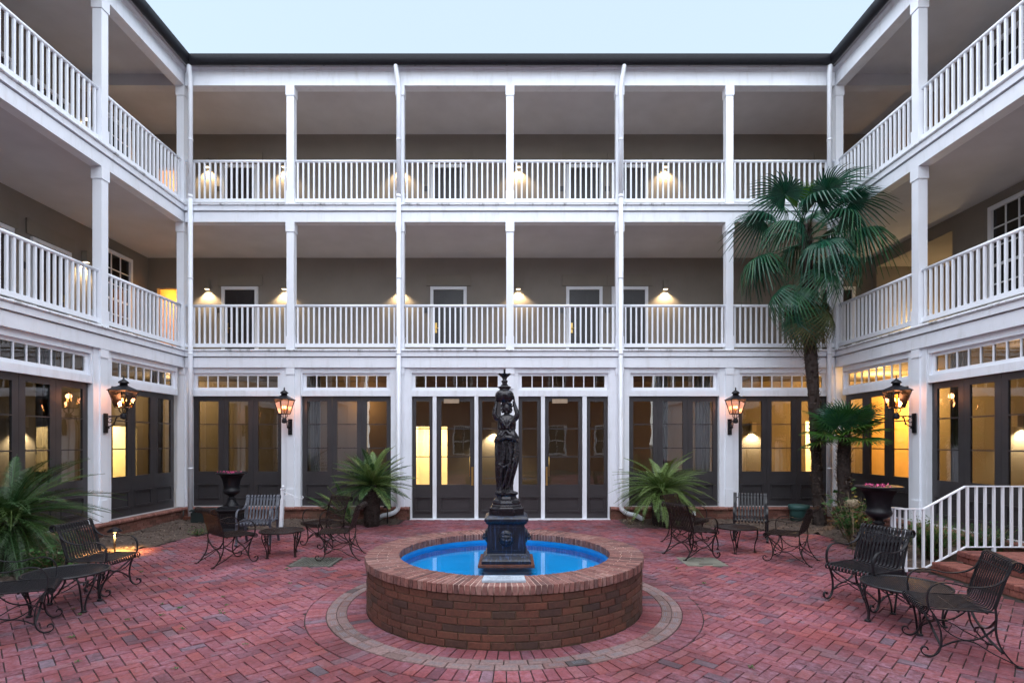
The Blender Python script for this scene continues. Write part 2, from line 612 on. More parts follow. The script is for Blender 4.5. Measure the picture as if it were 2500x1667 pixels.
RO = 2.15
U = .1
bricks = []
c45, s45 = math.cos(R(45)), math.sin(R(45))
GR = [(-3.24, -2.62, 7.93, 8.53), (2.59, 3.21, 7.95, 8.55)]
for n in range(-140, 140):
    for k in range(-140, 140):
        m4 = (k - n) % 4
        if m4 == 0: w, h = 2, 1
        elif m4 == 3: w, h = 1, 2
        else: continue
        J = .0038
        J = .0038 + rnd.uniform(-.0015, .002)
        r0 = [(k * U + J, n * U + J), ((k + w) * U - J, n * U + J), ((k + w) * U - J, (n + h) * U - J), (k * U + J, (n + h) * U - J)]
        poly = [(x * c45 - y * s45, x * s45 + y * c45 + 3.0) for (x, y) in r0]
        cx = sum(p[0] for p in poly) / 4
        cy = sum(p[1] for p in poly) / 4
        if abs(cx) > 7.75 or cy < -4 or cy > 12.95 or in_bed(cx, cy): continue
        if cx > 5.82 and cy < 7.6: continue
        if any(a < cx < b and c < cy < d for a, b, c, d in GR): continue
        dx, dy = cx - FC[0], cy - FC[1]
        rr = math.hypot(dx, dy)
        whole = True
        if rr < RO + .16:
            if rr < RO - .12: continue
            dx, dy = dx / rr, dy / rr
            poly = clip(poly, FC[0] + dx * (RO + .004), FC[1] + dy * (RO + .004), dx, dy)
            if len(poly) < 3: continue
            whole = len(poly) == 4 and rr > RO + .12
            ar = abs(sum(poly[i][0] * poly[(i + 1) % len(poly)][1] - poly[(i + 1) % len(poly)][0] * poly[i][1] for i in range(len(poly)))) / 2
            if ar < .0012: continue
        z = rnd.uniform(-.005, .003) + .004 * math.sin(cx * 1.7 + 1) * math.sin(cy * 1.3)
        bricks.append((cy if in_frame(cx, cy) else 99 + cy, cx, cy, z, poly, whole, w == 2))
bricks.sort(key=lambda b: b[0])
bm_a = MB()
bm_a.prism([(-.0962, -.0462), (.0962, -.0462), (.0962, .0462), (-.0962, .0462)], -.03, 0, .0035)
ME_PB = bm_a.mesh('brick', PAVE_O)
field = MB()
for i, (d, cx, cy, z, poly, whole, hor) in enumerate(bricks):
    if i < 300:
        if whole:
            link('brick', ME_PB, pave, (cx, cy, z), (rnd.uniform(-.008, .008), rnd.uniform(-.008, .008), R(45 if hor else 135) + rnd.uniform(-.012, .012)))
        else:
            b = MB()
            b.prism([(x - cx, y - cy) for x, y in poly], -.03, 0, .0035)
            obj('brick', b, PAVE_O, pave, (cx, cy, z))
    else:
        field.prism(poly, -.02, z, .0035)
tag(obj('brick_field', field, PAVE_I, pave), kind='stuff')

# rings of brick round the fountain
ring = MB()
ring.lathe([(RO + .01, -.03), (RO + .01, -.011), (1.45, -.011), (1.45, -.03)], 96, (*FC, 0), False, cap=False)
ring = tag(obj('paving_ring', ring, SANDJ), 'ring of radial red bricks and pale engraved pavers round the fountain', kind='structure')


def arc_poly(r0, r1, a0, a1, c=FC):
    return [(c[0] + r0 * math.cos(a0), c[1] + r0 * math.sin(a0)), (c[0] + r1 * math.cos(a0), c[1] + r1 * math.sin(a0)),
            (c[0] + r1 * math.cos(a1), c[1] + r1 * math.sin(a1)), (c[0] + r0 * math.cos(a1), c[1] + r0 * math.sin(a1))]


rb = []
for (r0, r1, n, kind) in ((1.535, 1.735, 104, 'r'), (1.74, 1.838, 57, 't'), (1.842, 1.94, 60, 't'), (1.946, 2.145, 128, 'r')):
    off = rnd.random()
    for i in range(n):
        a0 = 2 * math.pi * (i + off) / n
        a1 = 2 * math.pi * (i + 1 + off) / n
        j = .0042 / ((r0 + r1) / 2)
        am = (a0 + a1) / 2
        y = FC[1] + r1 * math.sin(am)
        hidden = math.sin(am) > .55
        rb.append((y + (50 if hidden else 0), arc_poly(r0, r1, a0 + j, a1 - j), kind, am))
rb.sort(key=lambda b: b[0])
fr, ft = MB(), MB()
for i, (d, poly, kind, am) in enumerate(rb):
    z = rnd.uniform(-.003, .002) + (.003 if kind == 't' else 0)
    if i < 290:
        cx = sum(p[0] for p in poly) / 4
        cy = sum(p[1] for p in poly) / 4
        b = MB()
        b.prism([(x - cx, y - cy) for x, y in poly], -.03, 0, .0035)
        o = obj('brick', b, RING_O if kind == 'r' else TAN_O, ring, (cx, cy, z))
        if kind == 't' and rnd.random() < .8 and math.sin(am) < .3:
            e = MB()          # two or three engraved lines, too worn to read
            t = am - math.pi / 2 + (0 if math.sin(am) > 0 else math.pi)
            ca, sa = math.cos(t), math.sin(t)
            for row in range(rnd.choice((2, 3))):
                x = -.065 + rnd.uniform(0, .02)
                while x < .06:
                    wd = rnd.uniform(.006, .022)
                    yy = .018 - row * .018
                    q = [(x, yy), (min(.07, x + wd), yy), (min(.07, x + wd), yy + .007), (x, yy + .007)]
                    e.add([(u * ca - v * sa, u * sa + v * ca, .0008) for u, v in q], [(0, 1, 2, 3)])
                    x += wd + .005
            tag(obj('engraving', e, PLAQD, o), kind='stuff')
    else:
        (fr if kind == 'r' else ft).prism(poly, -.02, z, .0035)
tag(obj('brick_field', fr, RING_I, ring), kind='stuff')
tag(obj('engraved_brick_field', ft, TAN_I, ring), kind='stuff')

# planting beds: heaped mulch with chips
bed = MB()
nx, ny = 128, 62
X0, X1, Y0, Y1 = -7.64, 7.64, 6.0, 12.72
idx = {}


def bed_z(x, y):
    return .022 + .02 * math.sin(x * 2.1 + y) * math.sin(y * 2.7) + rnd.uniform(-.008, .01)


for j in range(ny + 1):
    for i in range(nx + 1):
        x = X0 + (X1 - X0) * i / nx
        y = Y0 + (Y1 - Y0) * j / ny
        if in_bed(x, y) and not (abs(x) < 2.35):
            edge = not all(in_bed(x + a, y + b) for a, b in ((.13, 0), (-.13, 0), (0, -.13)) if abs(x + a) < 7.6)
            idx[(i, j)] = len(bed.v)
            bed.v.append((x, y, -.004 if edge else bed_z(x, y)))
for (i, j) in list(idx):
    q = [(i, j), (i + 1, j), (i + 1, j + 1), (i, j + 1)]
    if all(t in idx for t in q):
        bed.f.append([idx[t] for t in q])
        bed.sm.append(True)
mulch = tag(obj('mulch_bed', bed, SOIL), 'brown mulch planting beds along the walls', kind='structure')
ch = MB()
for _ in range(22000):
    x, y = rnd.uniform(-7.6, 7.6), rnd.uniform(6.4, 12.65)
    if not in_bed(x, y) or abs(x) < 2.5: continue
    L, w_ = rnd.uniform(.010, .034), rnd.uniform(.004, .011)
    a, t = rnd.uniform(0, 6.28), rnd.uniform(-.5, .5)
    ca, sa = math.cos(a) * L, math.sin(a) * L
    pa, pb = -math.sin(a) * w_, math.cos(a) * w_
    z = .036 + .02 * math.sin(x * 2.1 + y) * math.sin(y * 2.7) + rnd.uniform(0, .012)
    ch.add([(x - ca - pa, y - sa - pb, z - t * L), (x + ca - pa, y + sa - pb, z + t * L), (x + ca + pa, y + sa + pb, z + t * L + .004), (x - ca + pa, y - sa + pb, z - t * L + .004)],
           [(0, 1, 2, 3)])
tag(obj('mulch_chips', ch, CHIP, mulch), kind='stuff')

lit = MB()
for _ in range(150):
    x, y = rnd.uniform(-6.3, 6.2), rnd.uniform(4.2, 12)
    if math.hypot(x - FC[0], y - FC[1]) < 1.6 or (abs(x) < 2.6 and rnd.random() < .75): continue
    a, L = rnd.uniform(0, 6.28), rnd.uniform(.008, .026)
    c, s_ = math.cos(a) * L, math.sin(a) * L
    z = .008 if not in_bed(x, y) else .06
    lit.add([(x - c, y - s_, z), (x - s_ * .4, y + c * .4, z + .006), (x + c, y + s_, z + .003), (x + s_ * .4, y - c * .4, z + .001)], [(0, 1, 2, 3)])
LITTER = leaf_mat('leaf_litter', [(.10, .06, .03), (.20, .13, .06), (.30, .22, .12)], .9)
tag(obj('leaf_litter', lit, LITTER), 'few dry leaf scraps scattered over the brick paving', 'leaf litter', kind='stuff')
# weeds in the joints
wd = MB()
for _ in range(46):
    x, y = rnd.uniform(-5.2, 5), rnd.uniform(4.2, 8)
    if math.hypot(x - FC[0], y - FC[1]) < 2.2 or (x > -1.5 and rnd.random() < .6): continue
    for k in range(rnd.randint(6, 12)):
        a, L = rnd.uniform(0, 6.28), rnd.uniform(.015, .045)
        bx, by = x + rnd.uniform(-.02, .02), y + rnd.uniform(-.01, .01)
        ex, ey = bx + math.cos(a) * L, by + math.sin(a) * L
        px, py = -math.sin(a) * .006, math.cos(a) * .006
        wd.add([(bx, by, .002), ((bx + ex) / 2 + px, (by + ey) / 2 + py, .02), (ex, ey, .012), ((bx + ex) / 2 - px, (by + ey) / 2 - py, .02)], [(0, 1, 2, 3)])
tag(obj('joint_weeds', wd, BUSH), 'tiny green weeds growing in the joints of the brick paving', 'weeds', kind='stuff')

# ------------------------------------------------------------------ the three wings


class WB(MB):
    def __init__(s, f):
        super().__init__()
        s.map = f

    def wbox(s, u0, u1, v0, v1, z0, z1):
        a = s.map(u0, v0, z0)
        b = s.map(u1, v1, z1)
        s.box(a[0], b[0], a[1], b[1], a[2], b[2])

    def sheet(s, u0, u1, v, z0, z1):
        p = [s.map(u0, v, z0), s.map(u1, v, z0), s.map(u1, v, z1), s.map(u0, v, z1)]
        s.add(p, [(3, 2, 1, 0) if s.map(0, 1, 0)[0] > HX + .5 else (0, 1, 2, 3)])

    def bar(s, u0, u1, v, z, r, n=10):
        s.tube([s.map(u0, v, z), s.map(u1, v, z)], r, n)

    def wprof(s, prof, u0, u1, smooth=True):
        """profile (v,z) swept along u"""
        a = [s.map(u0, v, z) for v, z in prof]
        b = [s.map(u1, v, z) for v, z in prof]
        n = len(prof)
        s.add(a + b, [(i, i + 1, n + i + 1, n + i) for i in range(n - 1)], smooth)


def holes(w, u0, u1, v0, v1, z0, z1, ops):
    """wall with openings (ua, ub, top)"""
    u = u0
    for (a, b, t) in sorted(ops):
        if a > u: w.wbox(u, a, v0, v1, z0, z1)
        w.wbox(a, b, v0, v1, t, z1)
        u = b
    if u < u1: w.wbox(u, u1, v0, v1, z0, z1)


def cube_mesh(name, sx, sy, z0, z1, m):
    b = MB()
    b.box(-sx / 2, sx / 2, -sy / 2, sy / 2, z0, z1)
    return b.mesh(name, m)


H2 = Z3 - (Z2 + .42)
H3 = ZT - (Z3 + .42)
ME_BAL = cube_mesh('baluster', .036, .036, 0, .86, WHITE2)
ME_COL2 = cube_mesh('column', .17, .17, 0, H2, WHITE2)
ME_COL3 = cube_mesh('column', .17, .17, 0, H3, WHITE2)
ME_CAP = cube_mesh('capital', .205, .205, -.225, -.004, WHITE2)
ME_CBS = cube_mesh('base_block', .192, .192, .003, .31, WHITE2)


def french_door(root, f, ua, ub, z0, z1, pz0, pz1, mz, qz0, qz1, stile, v=.06, closer=False, plate=0):
    w = WB(f)
    t = .045
    w.wbox(ua, ub, v, v + t, z0, qz0)
    w.wbox(ua, ub, v, v + t, qz1, pz0)
    w.wbox(ua, ua + stile, v, v + t, qz0, qz1)
    w.wbox(ub - stile, ub, v, v + t, qz0, qz1)
    w.wbox(ua + stile, ub - stile, v + .012, v + t - .01, qz0, qz1)
    w.wbox(ua, ub, v, v + t, pz1, z1)
    w.wbox(ua, ua + stile, v, v + t, pz0, pz1)
    w.wbox(ub - stile, ub, v, v + t, pz0, pz1)
    d = obj('glazed_door', w, CHAR, root, (-root.location.x, -root.location.y, 0))
    zz = [pz0] + sorted(mz) + [pz1]
    for z in mz:
        q = WB(f)
        q.wbox(ua + stile - .003, ub - stile + .003, v - .004, v + t - .008, z - .011, z + .011)
        obj('glazing_bar', q, CHAR, d)
    for a, b in zip(zz[:-1], zz[1:]):
        q = WB(f)
        q.sheet(ua + stile, ub - stile, v + .02, a, b)
        obj('pane', q, GLASS, d)
    q = WB(f)      # raised moulding round the lower panel
    a, b, e = ua + stile - .022, ub - stile + .022, .024
    for (x0, x1, y0, y1) in ((a, b, qz1, qz1 + e), (a, b, qz0 - e, qz0), (a, a + e, qz0, qz1), (b - e, b, qz0, qz1)):
        q.wbox(x0, x1, v - .018, v + .004, y0, y1)
    q.wbox(a - .012, b + .012, v - .028, v - .002, qz1 + e, qz1 + e + .012)
    q.wbox(a - .012, b + .012, v - .028, v - .002, qz0 - e - .012, qz0 - e)
    obj('panel_moulding', q, CHAR, d)
    if closer:
        q = WB(f)
        q.wbox(ua + .17, ua + .53, v - .06, v - .003, z1 - .16, z1 - .06)
        obj('door_closer', q, BRZ, d)
        q = WB(f)
        q.wbox(ua + .20, ua + .60, v - .05, v - .03, z1 - .045, z1 - .03)
        obj('closer_arm', q, CHAR, d)
    if plate:
        q = WB(f)
        e = ub - stile * .75 if plate > 0 else ua + stile * .25
        q.wbox(e, e + stile * .5, v - .006, v - .001, pz0 - .02, pz0 + .42)
        obj('push_plate', q, BRASS, d)
        q = WB(f)
        e = ub - stile - .006 if plate > 0 else ua + stile + .006
        q.tube([f(e, v - .02, pz0 + .20), f(e, v - .06, pz0 + .24), f(e, v - .06, pz0 + .62), f(e, v - .02, pz0 + .66)], .011, 6)
        obj('pull_handle', q, BRASS, d)
    return d


def transom(root, f, ua, ub, z0=3.03, z1=3.43, n=8):
    w = WB(f)
    a, b, pz0, pz1 = ua + .075, ub - .075, z0 + .066, z1 - .062
    for (x0, x1, y0, y1) in ((ua, ub, z0, pz0), (ua, ub, pz1, z1), (ua, a, pz0, pz1), (b, ub, pz0, pz1)):
        w.wbox(x0, x1, .03, .08, y0, y1)
    w.wbox(ua - .02, ub + .02, -.028, .03, z1, z1 + .022)
    tr = obj('transom_window', w, WHITE2, root, (-root.location.x, -root.location.y, 0))
    st = (b - a) / n
    for i in range(n):
        q = WB(f)
        q.sheet(a + st * i, a + st * (i + 1), .055, pz0, pz1)
        obj('pane', q, GLASS, tr)
        if i:
            q = WB(f)
            q.wbox(a + st * i - .011, a + st * i + .011, .035, .07, pz0 - .002, pz1 + .002)
            obj('glazing_bar', q, WHITE2, tr)


def room_door(root, f, uc, z0, w_=.84, h=2.08, lint=True, hand=-1):
    v = DEP
    L = (-root.location.x, -root.location.y, 0)
    q = WB(f)
    q.wbox(uc - w_ / 2, uc + w_ / 2, v - .022, v - .002, z0, z0 + h)
    d = obj('room_door', q, DOORP, root, L)
    q = WB(f)
    a, b, e = uc - w_ / 2 - .085, uc + w_ / 2 + .085, .085
    q.wbox(a, a + e, v - .06, v - .001, z0, z0 + h)
    q.wbox(b - e, b, v - .06, v - .001, z0, z0 + h)
    q.wbox(a, b, v - .063, v - .001, z0 + h, z0 + h + e)
    obj('door_frame', q, WHITE2, d)
    for cx in (-1, 1):
        for (a, b) in ((.18, .62), (.78, 1.38), (1.50, 1.92)):
            q = WB(f)
            x0, x1 = uc + cx * .195 - .125, uc + cx * .195 + .125
            q.wbox(x0, x1, v - .030, v - .023, z0 + a, z0 + b)
            q.wbox(x0 + .03, x1 - .03, v - .037, v - .0301, z0 + a + .03, z0 + b - .03)
            obj('door_panel', q, DOORP, d)
    q = WB(f)
    hx = uc + hand * (w_ / 2 - .07)
    q.wbox(hx - .028, hx + .028, v - .032, v - .0225, z0 + .88, z0 + 1.16)
    q.tube([f(hx, v - .03, z0 + 1.0), f(hx, v - .085, z0 + 1.0), f(hx - hand * .12, v - .085, z0 + 1.0)], .012, 6)
    obj('handle', q, BRASS, d)
    q = WB(f)
    q.wbox(uc - w_ / 2 - .27, uc - w_ / 2 - .14, v - .015, v - .001, z0 + 1.44, z0 + 1.58)
    obj('room_sign', q, CHAR, d)
    if lint:
        q = WB(f)
        q.wbox(uc - .62, uc + .62, v - .035, v - .001, z0 + h + .11, z0 + h + .43)
        obj('lintel_panel', q, LINTEL, root, L)


def gallery_window(root, f, ua, ub, z0, z1, cols=3, rows=6):
    v = DEP
    L = (-root.location.x, -root.location.y, 0)
    q = WB(f)
    e = .085
    for (a, b, c, d_) in ((ua, ub, z1 - e, z1), (ua, ub, z0, z0 + e), (ua, ua + e, z0 + e, z1 - e), (ub - e, ub, z0 + e, z1 - e)):
        q.wbox(a, b, v - .07, v - .001, c, d_)
    q.wbox(ua - .03, ub + .03, v - .10, v - .07, z0, z0 + .05)
    wdw = obj('gallery_window', q, WHITE2, root, L)
    a, b, c, d_ = ua + e, ub - e, z0 + e, z1 - e
    q = WB(f)
    for i in range(1, cols):
        u = a + (b - a) * i / cols
        q.wbox(u - .012, u + .012, v - .035, v - .012, c, d_)
    for j in range(1, rows):
        z = c + (d_ - c) * j / rows
        t = .028 if j == rows // 2 else .012
        q.wbox(a, b, v - .038, v - .010, z - t, z + t)
    obj('glazing_bars', q, WHITE2, wdw)
    for i in range(cols):
        for j in range(rows):
            u0, u1 = a + (b - a) * i / cols, a + (b - a) * (i + 1) / cols
            y0, y1 = c + (d_ - c) * j / rows, c + (d_ - c) * (j + 1) / rows
            q = WB(f)
            q.sheet(u0, u1, v - .015, y0, y1)
            obj('pane', q, DGLASS, wdw)


def downspout(root, f, u, top_off, kind):
    """round pipe from the gutter down the front of a column"""
    p = [f(u + top_off, -.26, 10.55), f(u + top_off, -.27, 10.44), f(u + top_off * .6, -.22, 10.26), f(u, -.185, 10.02), f(u, -.185, 7.5)]
    w = WB(f)
    w.tube(p, .052, 12)
    w.tube([f(u, -.187, 7.45), f(u, -.187, 7.53)], .058, 12)
    e = [f(u, -.187, 7.5), f(u, -.187, .42)]
    if kind:
        s_ = kind
        e = [f(u, -.187, 7.5), f(u, -.187, .34), f(u + s_ * .02, -.20, .26), f(u + s_ * .09, -.23, .19), f(u + s_ * .2, -.27, .15), f(u + s_ * .33, -.31, .13), f(u + s_ * .45, -.34, .06), f(u + s_ * .47, -.345, .03)]
    else:
        e = [f(u, -.187, 7.5), f(u, -.187, .1)]
    w.tube(e, .054, 12)
    d = obj('downspout', w, WPIPE, root, (-root.location.x, -root.location.y, 0))
    for z in (1.2, 3.85, 5.6, 8.8):
        q = WB(f)
        q.tube([f(u, -.187, z - .018), f(u, -.187, z + .018)], .060, 12)
        obj('pipe_strap', q, WPIPE, d)


def build_wing(name, label, f, rloc, u0, u1, cols, bays, ublock, wall_ops, is_back):
    """u0..u1 run of the beams; cols: column positions; bays: (ua,ub) of normal ground bays; ublock: interior extent"""
    root = thing(name, label, 'building', rloc)
    L = (-rloc[0], -rloc[1], 0)

    def P(n, w, m):
        return obj(n, w, m, root, L)
    ia, ib = ublock
    b0, b1 = (u0 + .12, u1 - .12) if is_back else (u0, u1 + .095)
    # gallery edges
    for z in (Z2, Z3):
        w = WB(f); w.wbox(b0, b1, -.095, .12, z, z + .23); P('gallery_beam', w, WHITE)
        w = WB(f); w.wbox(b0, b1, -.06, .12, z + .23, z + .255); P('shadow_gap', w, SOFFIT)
        w = WB(f); w.wbox(b0, b1, -.13, .12, z + .255, z + .362); P('edge_board', w, WHITE)
        w = WB(f); w.wprof([(-.12, z + .364)] + [(-.135 - .035 * math.sin(a), z + .392 - .027 * math.cos(a)) for a in [math.pi * k / 8 for k in range(9)]] + [(-.12, z + .419)], b0, b1)
        P('edge_moulding', w, MILD)
        w = WB(f); w.wbox(ia, ib, -.12, DEP, z + .365, z + .42); P('gallery_floor', w, DECKF)
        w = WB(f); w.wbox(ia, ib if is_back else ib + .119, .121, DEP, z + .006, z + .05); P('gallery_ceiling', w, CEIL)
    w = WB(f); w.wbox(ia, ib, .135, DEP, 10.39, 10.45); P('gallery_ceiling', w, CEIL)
    if is_back:      # the eave beam runs on across the side galleries
        w = WB(f); w.wbox(u0 - DEP, u0 - .136, -.095, .135, 10.122, 10.46); P('corner_beam', w, CEIL)
        w = WB(f); w.wbox(u1 + .136, u1 + DEP, -.095, .135, 10.122, 10.46); P('corner_beam', w, CEIL)
    # eave
    w = WB(f); w.wbox(b0, b1, -.095, .135, ZT, 10.44); P('eave_beam', w, WHITE)
    w = WB(f); w.wprof([(-.09, 10.442), (-.11, 10.45), (-.125, 10.48), (-.15, 10.505), (-.15, 10.53), (-.09, 10.53)], b0, b1, False); P('eave_moulding', w, WHITE)
    e0, e1 = (u0 + .2, u1 - .2) if is_back else (u0, u1 - .2)
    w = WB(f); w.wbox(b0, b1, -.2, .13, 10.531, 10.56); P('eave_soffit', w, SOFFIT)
    w = WB(f)
    ga = [(-.29 - .095 * math.cos(t), 10.66 - .20 * math.sin(t)) for t in [math.pi * k / 12 for k in range(13)]]
    g0, g1 = (u0 + .29, u1 - .29) if is_back else (u0, u1 - .27)
    w.wprof(ga + [(-.195, 10.70)], g0, g1)
    gu = P('gutter', w, GUTTER)
    for k in range(int((g1 - g0) / 2.1)):
        w = WB(f)
        u = g0 + 1.0 + k * 2.1
        w.wprof([(v - .004 * math.copysign(1, -v - .29), z - .004) for v, z in ga], u, u + .05)
        obj('gutter_joint', w, GUTTER, gu)
    w = WB(f)
    a0, a1 = (u0 + .23, u1 - .23) if is_back else (u0, u1 - .2)
    c0, c1 = (ia, ib) if is_back else (u0, u1 + DEP)
    w.add([f(a0, -.23, 10.672), f(a1, -.23, 10.672), f(c1, DEP + .2, 11.9), f(c0, DEP + .2, 11.9)], [(0, 1, 2, 3)])
    w.add([f(a0, -.23, 10.64), f(a1, -.23, 10.64), f(c1, DEP + .2, 11.87), f(c0, DEP + .2, 11.87)], [(0, 1, 2, 3)])
    w.add([f(a0, -.23, 10.672), f(a1, -.23, 10.672), f(a1, -.23, 10.64), f(a0, -.23, 10.64)], [(0, 1, 2, 3)])
    rf = P('roof', w, ROOF)
    k = a0 + .3
    while k < a1 - .2:
        w = WB(f)
        w.add([f(k, -.232, 10.67), f(k + .02, -.232, 10.67), f(k + .02, -.232, 10.698), f(k, -.232, 10.698),
               f(k, DEP, 11.83), f(k + .02, DEP, 11.83), f(k + .02, DEP, 11.86), f(k, DEP, 11.86)], [(0, 1, 2, 3), (4, 5, 6, 7), (3, 2, 6, 7), (0, 3, 7, 4), (1, 2, 6, 5)])
        obj('roof_seam', w, ROOF, rf)
        k += .44
    # rear walls of the galleries, ground corridor shell
    for (z0, z1, ops) in ((.3, 3.55, wall_ops[0]), (Z2 + .42, Z3 + .04, wall_ops[1]), (Z3 + .42, 10.43, wall_ops[2])):
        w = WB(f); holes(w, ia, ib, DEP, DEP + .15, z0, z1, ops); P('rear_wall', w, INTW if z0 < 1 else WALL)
    w = WB(f); w.wbox(ia, ib, .1, DEP, .2, .3); P('corridor_floor', w, DECKF)
    # columns and railings
    for z, me, h in ((Z2 + .42, ME_COL2, H2), (Z3 + .42, ME_COL3, H3)):
        for u in cols:
            x, y, _ = f(u, 0, 0)
            c = link('column', me, root, (x + L[0], y + L[1], z))
            link('capital', ME_CAP, c, (0, 0, h))
            link('base_block', ME_CBS, c)
        uu = sorted(cols + ([] if is_back else [u1]))
        for a, b in zip(uu[:-1], uu[1:]):
            if not is_back and b < 6: continue
            a, b = a + .087, b - .087
            w = WB(f); w.wbox(a, b, -.035, .035, z + .065, z + .15)
            r_ = P('railing', w, WHITE2)
            w = WB(f); w.bar(a - .01, b + .01, 0, z + 1.035, .034); obj('top_rail', w, WHITE2, r_)
            n = 19
            for i in range(n):
                u = a + (b - a) * (i + .5) / n
                x, y, _ = f(u, 0, 0)
                link('baluster', ME_BAL, r_, (x, y, z + .148))
    # ground front
    for u in cols + ([] if is_back else []):
        if abs(u) < .1 and is_back: continue
        w = WB(f)
        w.wbox(u - .225, u + .225, -.04, .10, .3, 3.549)
        p = P('pilaster', w, WHITE)
        w = WB(f); w.wbox(u - .085, u + .085, -.07, -.04, .72, 3.39); obj('pilaster_strip', w, WHITE2, p)
        w = WB(f); w.wbox(u - .10, u + .10, -.088, -.04, 3.39, 3.547); obj('pilaster_cap', w, WHITE2, p)
        w = WB(f); w.wbox(u - .10, u + .10, -.088, -.04, .3, .72); obj('pilaster_base', w, WHITE2, p)
    for (a, b) in bays:
        w = WB(f)
        w.wbox(a, b, -.02, .1, 3.455, 3.549)
        w.wbox(a, a + .035, -.02, .1, 2.89, 3.455)
        w.wbox(b - .035, b, -.02, .1, 2.89, 3.455)
        w.wbox(a, b, -.021, .1, 2.89, 3.028)
        P('door_head', w, WHITE)
        transom(root, f, a + .036, b - .036, 3.029, 3.43)
        wd3 = (b - a) / 3
        for i in range(3):
            french_door(root, f, a + wd3 * i + .002, a + wd3 * (i + 1) - .002, .312, 2.888, 1.121, 2.772, (1.67, 2.229), .515, .785, .115)
        w = WB(f); w.wbox(a, b, -.03, .12, .301, .311); P('door_sill', w, SOFFIT)
    return root, L, P


MAPB = lambda u, v, z: (u, FY + v, z)
MAPL = lambda u, v, z: (-HX - v, u, z)
MAPR = lambda u, v, z: (HX + v, u, z)
C6 = [BAY * k for k in range(-3, 4)]
WC = [FY - BAY * k for k in range(1, 7)]
YM = FY - BAY * 6


def bay_of(a, b):
    return (a + .228, b - .228)


OL1, OL2 = (-9.85, -8.9, 6.1), (-9.85, -8.9, 9.45)
back, LB, PB = build_wing('gallery_wing', 'white three-storey back wing with two railed galleries and central glazed entrance', MAPB, (0, FY, 0), -HX, HX, C6,
                          [bay_of(-HX, -BAY * 2), bay_of(-BAY * 2, -BAY), bay_of(BAY, BAY * 2), bay_of(BAY * 2, HX)], (-HX - DEP, HX + DEP),
                          ([(-2.72, -1.75, 2.25), (8.25, 8.78, 2.4)], [OL1], [OL2]), True)
wingl, LL, PLf = build_wing('gallery_wing', 'white left side wing with two railed galleries above glazed doors', MAPL, (-HX, 5, 0), YM, FY, WC,
                            [bay_of(FY - BAY, FY), bay_of(FY - 2 * BAY, FY - BAY), bay_of(FY - 3 * BAY, FY - 2 * BAY)], (YM, FY),
                            ([], [], []), False)
wingr, LR, PRt = build_wing('gallery_wing', 'white right side wing with two railed galleries, behind the tall palm and handrail', MAPR, (HX, 5, 0), YM, FY, WC,
                            [bay_of(FY - BAY, FY), bay_of(FY - 2 * BAY, FY - BAY), bay_of(FY - 3 * BAY, FY - 2 * BAY)], (YM, FY),
                            ([], [(12.43, FY, 6.63)], [(12.43, FY, 9.9)]), False)
for w_, f, L in ((wingl, MAPL, LL), (wingr, MAPR, LR)):
    q = WB(f)          # the wings' nearer ground walls, out of the picture
    q.wbox(YM, FY - 3 * BAY - .23, -.02, .1, .0, 3.549)
    obj('ground_wall', q, WHITE, w_, L)
    q = WB(f)
    q.wbox(YM - .1, YM, -.1, DEP, 0, 10.6)
    obj('end_wall', q, WALL, w_, L)

# end walls of the corner spaces (continuing the side wings' rear walls to the back)
for s in (-1, 1):
    for (z0, z1, ops) in ((.3, 3.55, [(13.85, 14.75, 2.22)] if s < 0 else []), (Z2 + .42, Z3 + .04, [] if s < 0 else [(FY, 15.0, 6.63)]), (Z3 + .42, 10.43, [] if s < 0 else [(FY, 15.0, 9.9)])):
        f = MAPL if s < 0 else MAPR
        w = WB(f)
        holes(w, FY, FY + DEP, DEP, DEP + .15, z0, z1, ops)
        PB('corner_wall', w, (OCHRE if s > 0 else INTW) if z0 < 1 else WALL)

for (w_, P_, f, a, b) in ((back, PB, MAPB, -HX - DEP, HX + DEP), (wingl, PLf, MAPL, YM, FY), (wingr, PRt, MAPR, YM, FY)):
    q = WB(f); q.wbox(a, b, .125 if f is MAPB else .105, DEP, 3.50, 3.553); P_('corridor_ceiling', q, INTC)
#  entrance front in the two middle bays
w = WB(MAPB)
w.wbox(-2.34, 2.34, -.02, .1, 3.455, 3.549)
w.wbox(-2.34, -2.305, -.02, .1, 0, 3.455); w.wbox(2.305, 2.34, -.02, .1, 0, 3.455)
w.wbox(-.21, .20, -.02, .1, 0, 3.455)
w.wbox(-2.305, -.21, -.021, .1, 2.885, 3.028); w.wbox(.20, 2.305, -.021, .1, 2.885, 3.028)
for a, b in ((-1.815, -1.727), (-.833, -.745), (.731, .820), (1.704, 1.803)):
    w.wbox(a, b, -.015, .1, 0, 2.885)
PB('entrance_frame', w, WHITE)
w = WB(MAPB); w.wbox(-.085, .085, -.05, -.021, 3.06, 3.40); w.wbox(-.1, .1, -.07, -.021, 3.40, 3.547); PB('entrance_post', w, WHITE2)
w = WB(MAPB); w.wbox(-2.34, 2.34, -.1, .14, -.01, .012); PB('threshold', w, WHITE)
transom(back, MAPB, -2.303, -.212, 3.029, 3.43)
transom(back, MAPB, .202, 2.303, 3.029, 3.43)
for (a, b, st, cl, pl) in ((-2.303, -1.817, .085, 0, 0), (-1.725, -.835, .105, 1, 1), (-.743, -.212, .085, 0, 0), (.202, .729, .085, 0, 0), (.822, 1.702, .09, 1, -1), (1.805, 2.303, .085, 0, 0)):
    french_door(back, MAPB, a, b, .02, 2.883, .81, 2.77, (1.466, 2.127), .20, .485, st, closer=bool(cl), plate=pl)

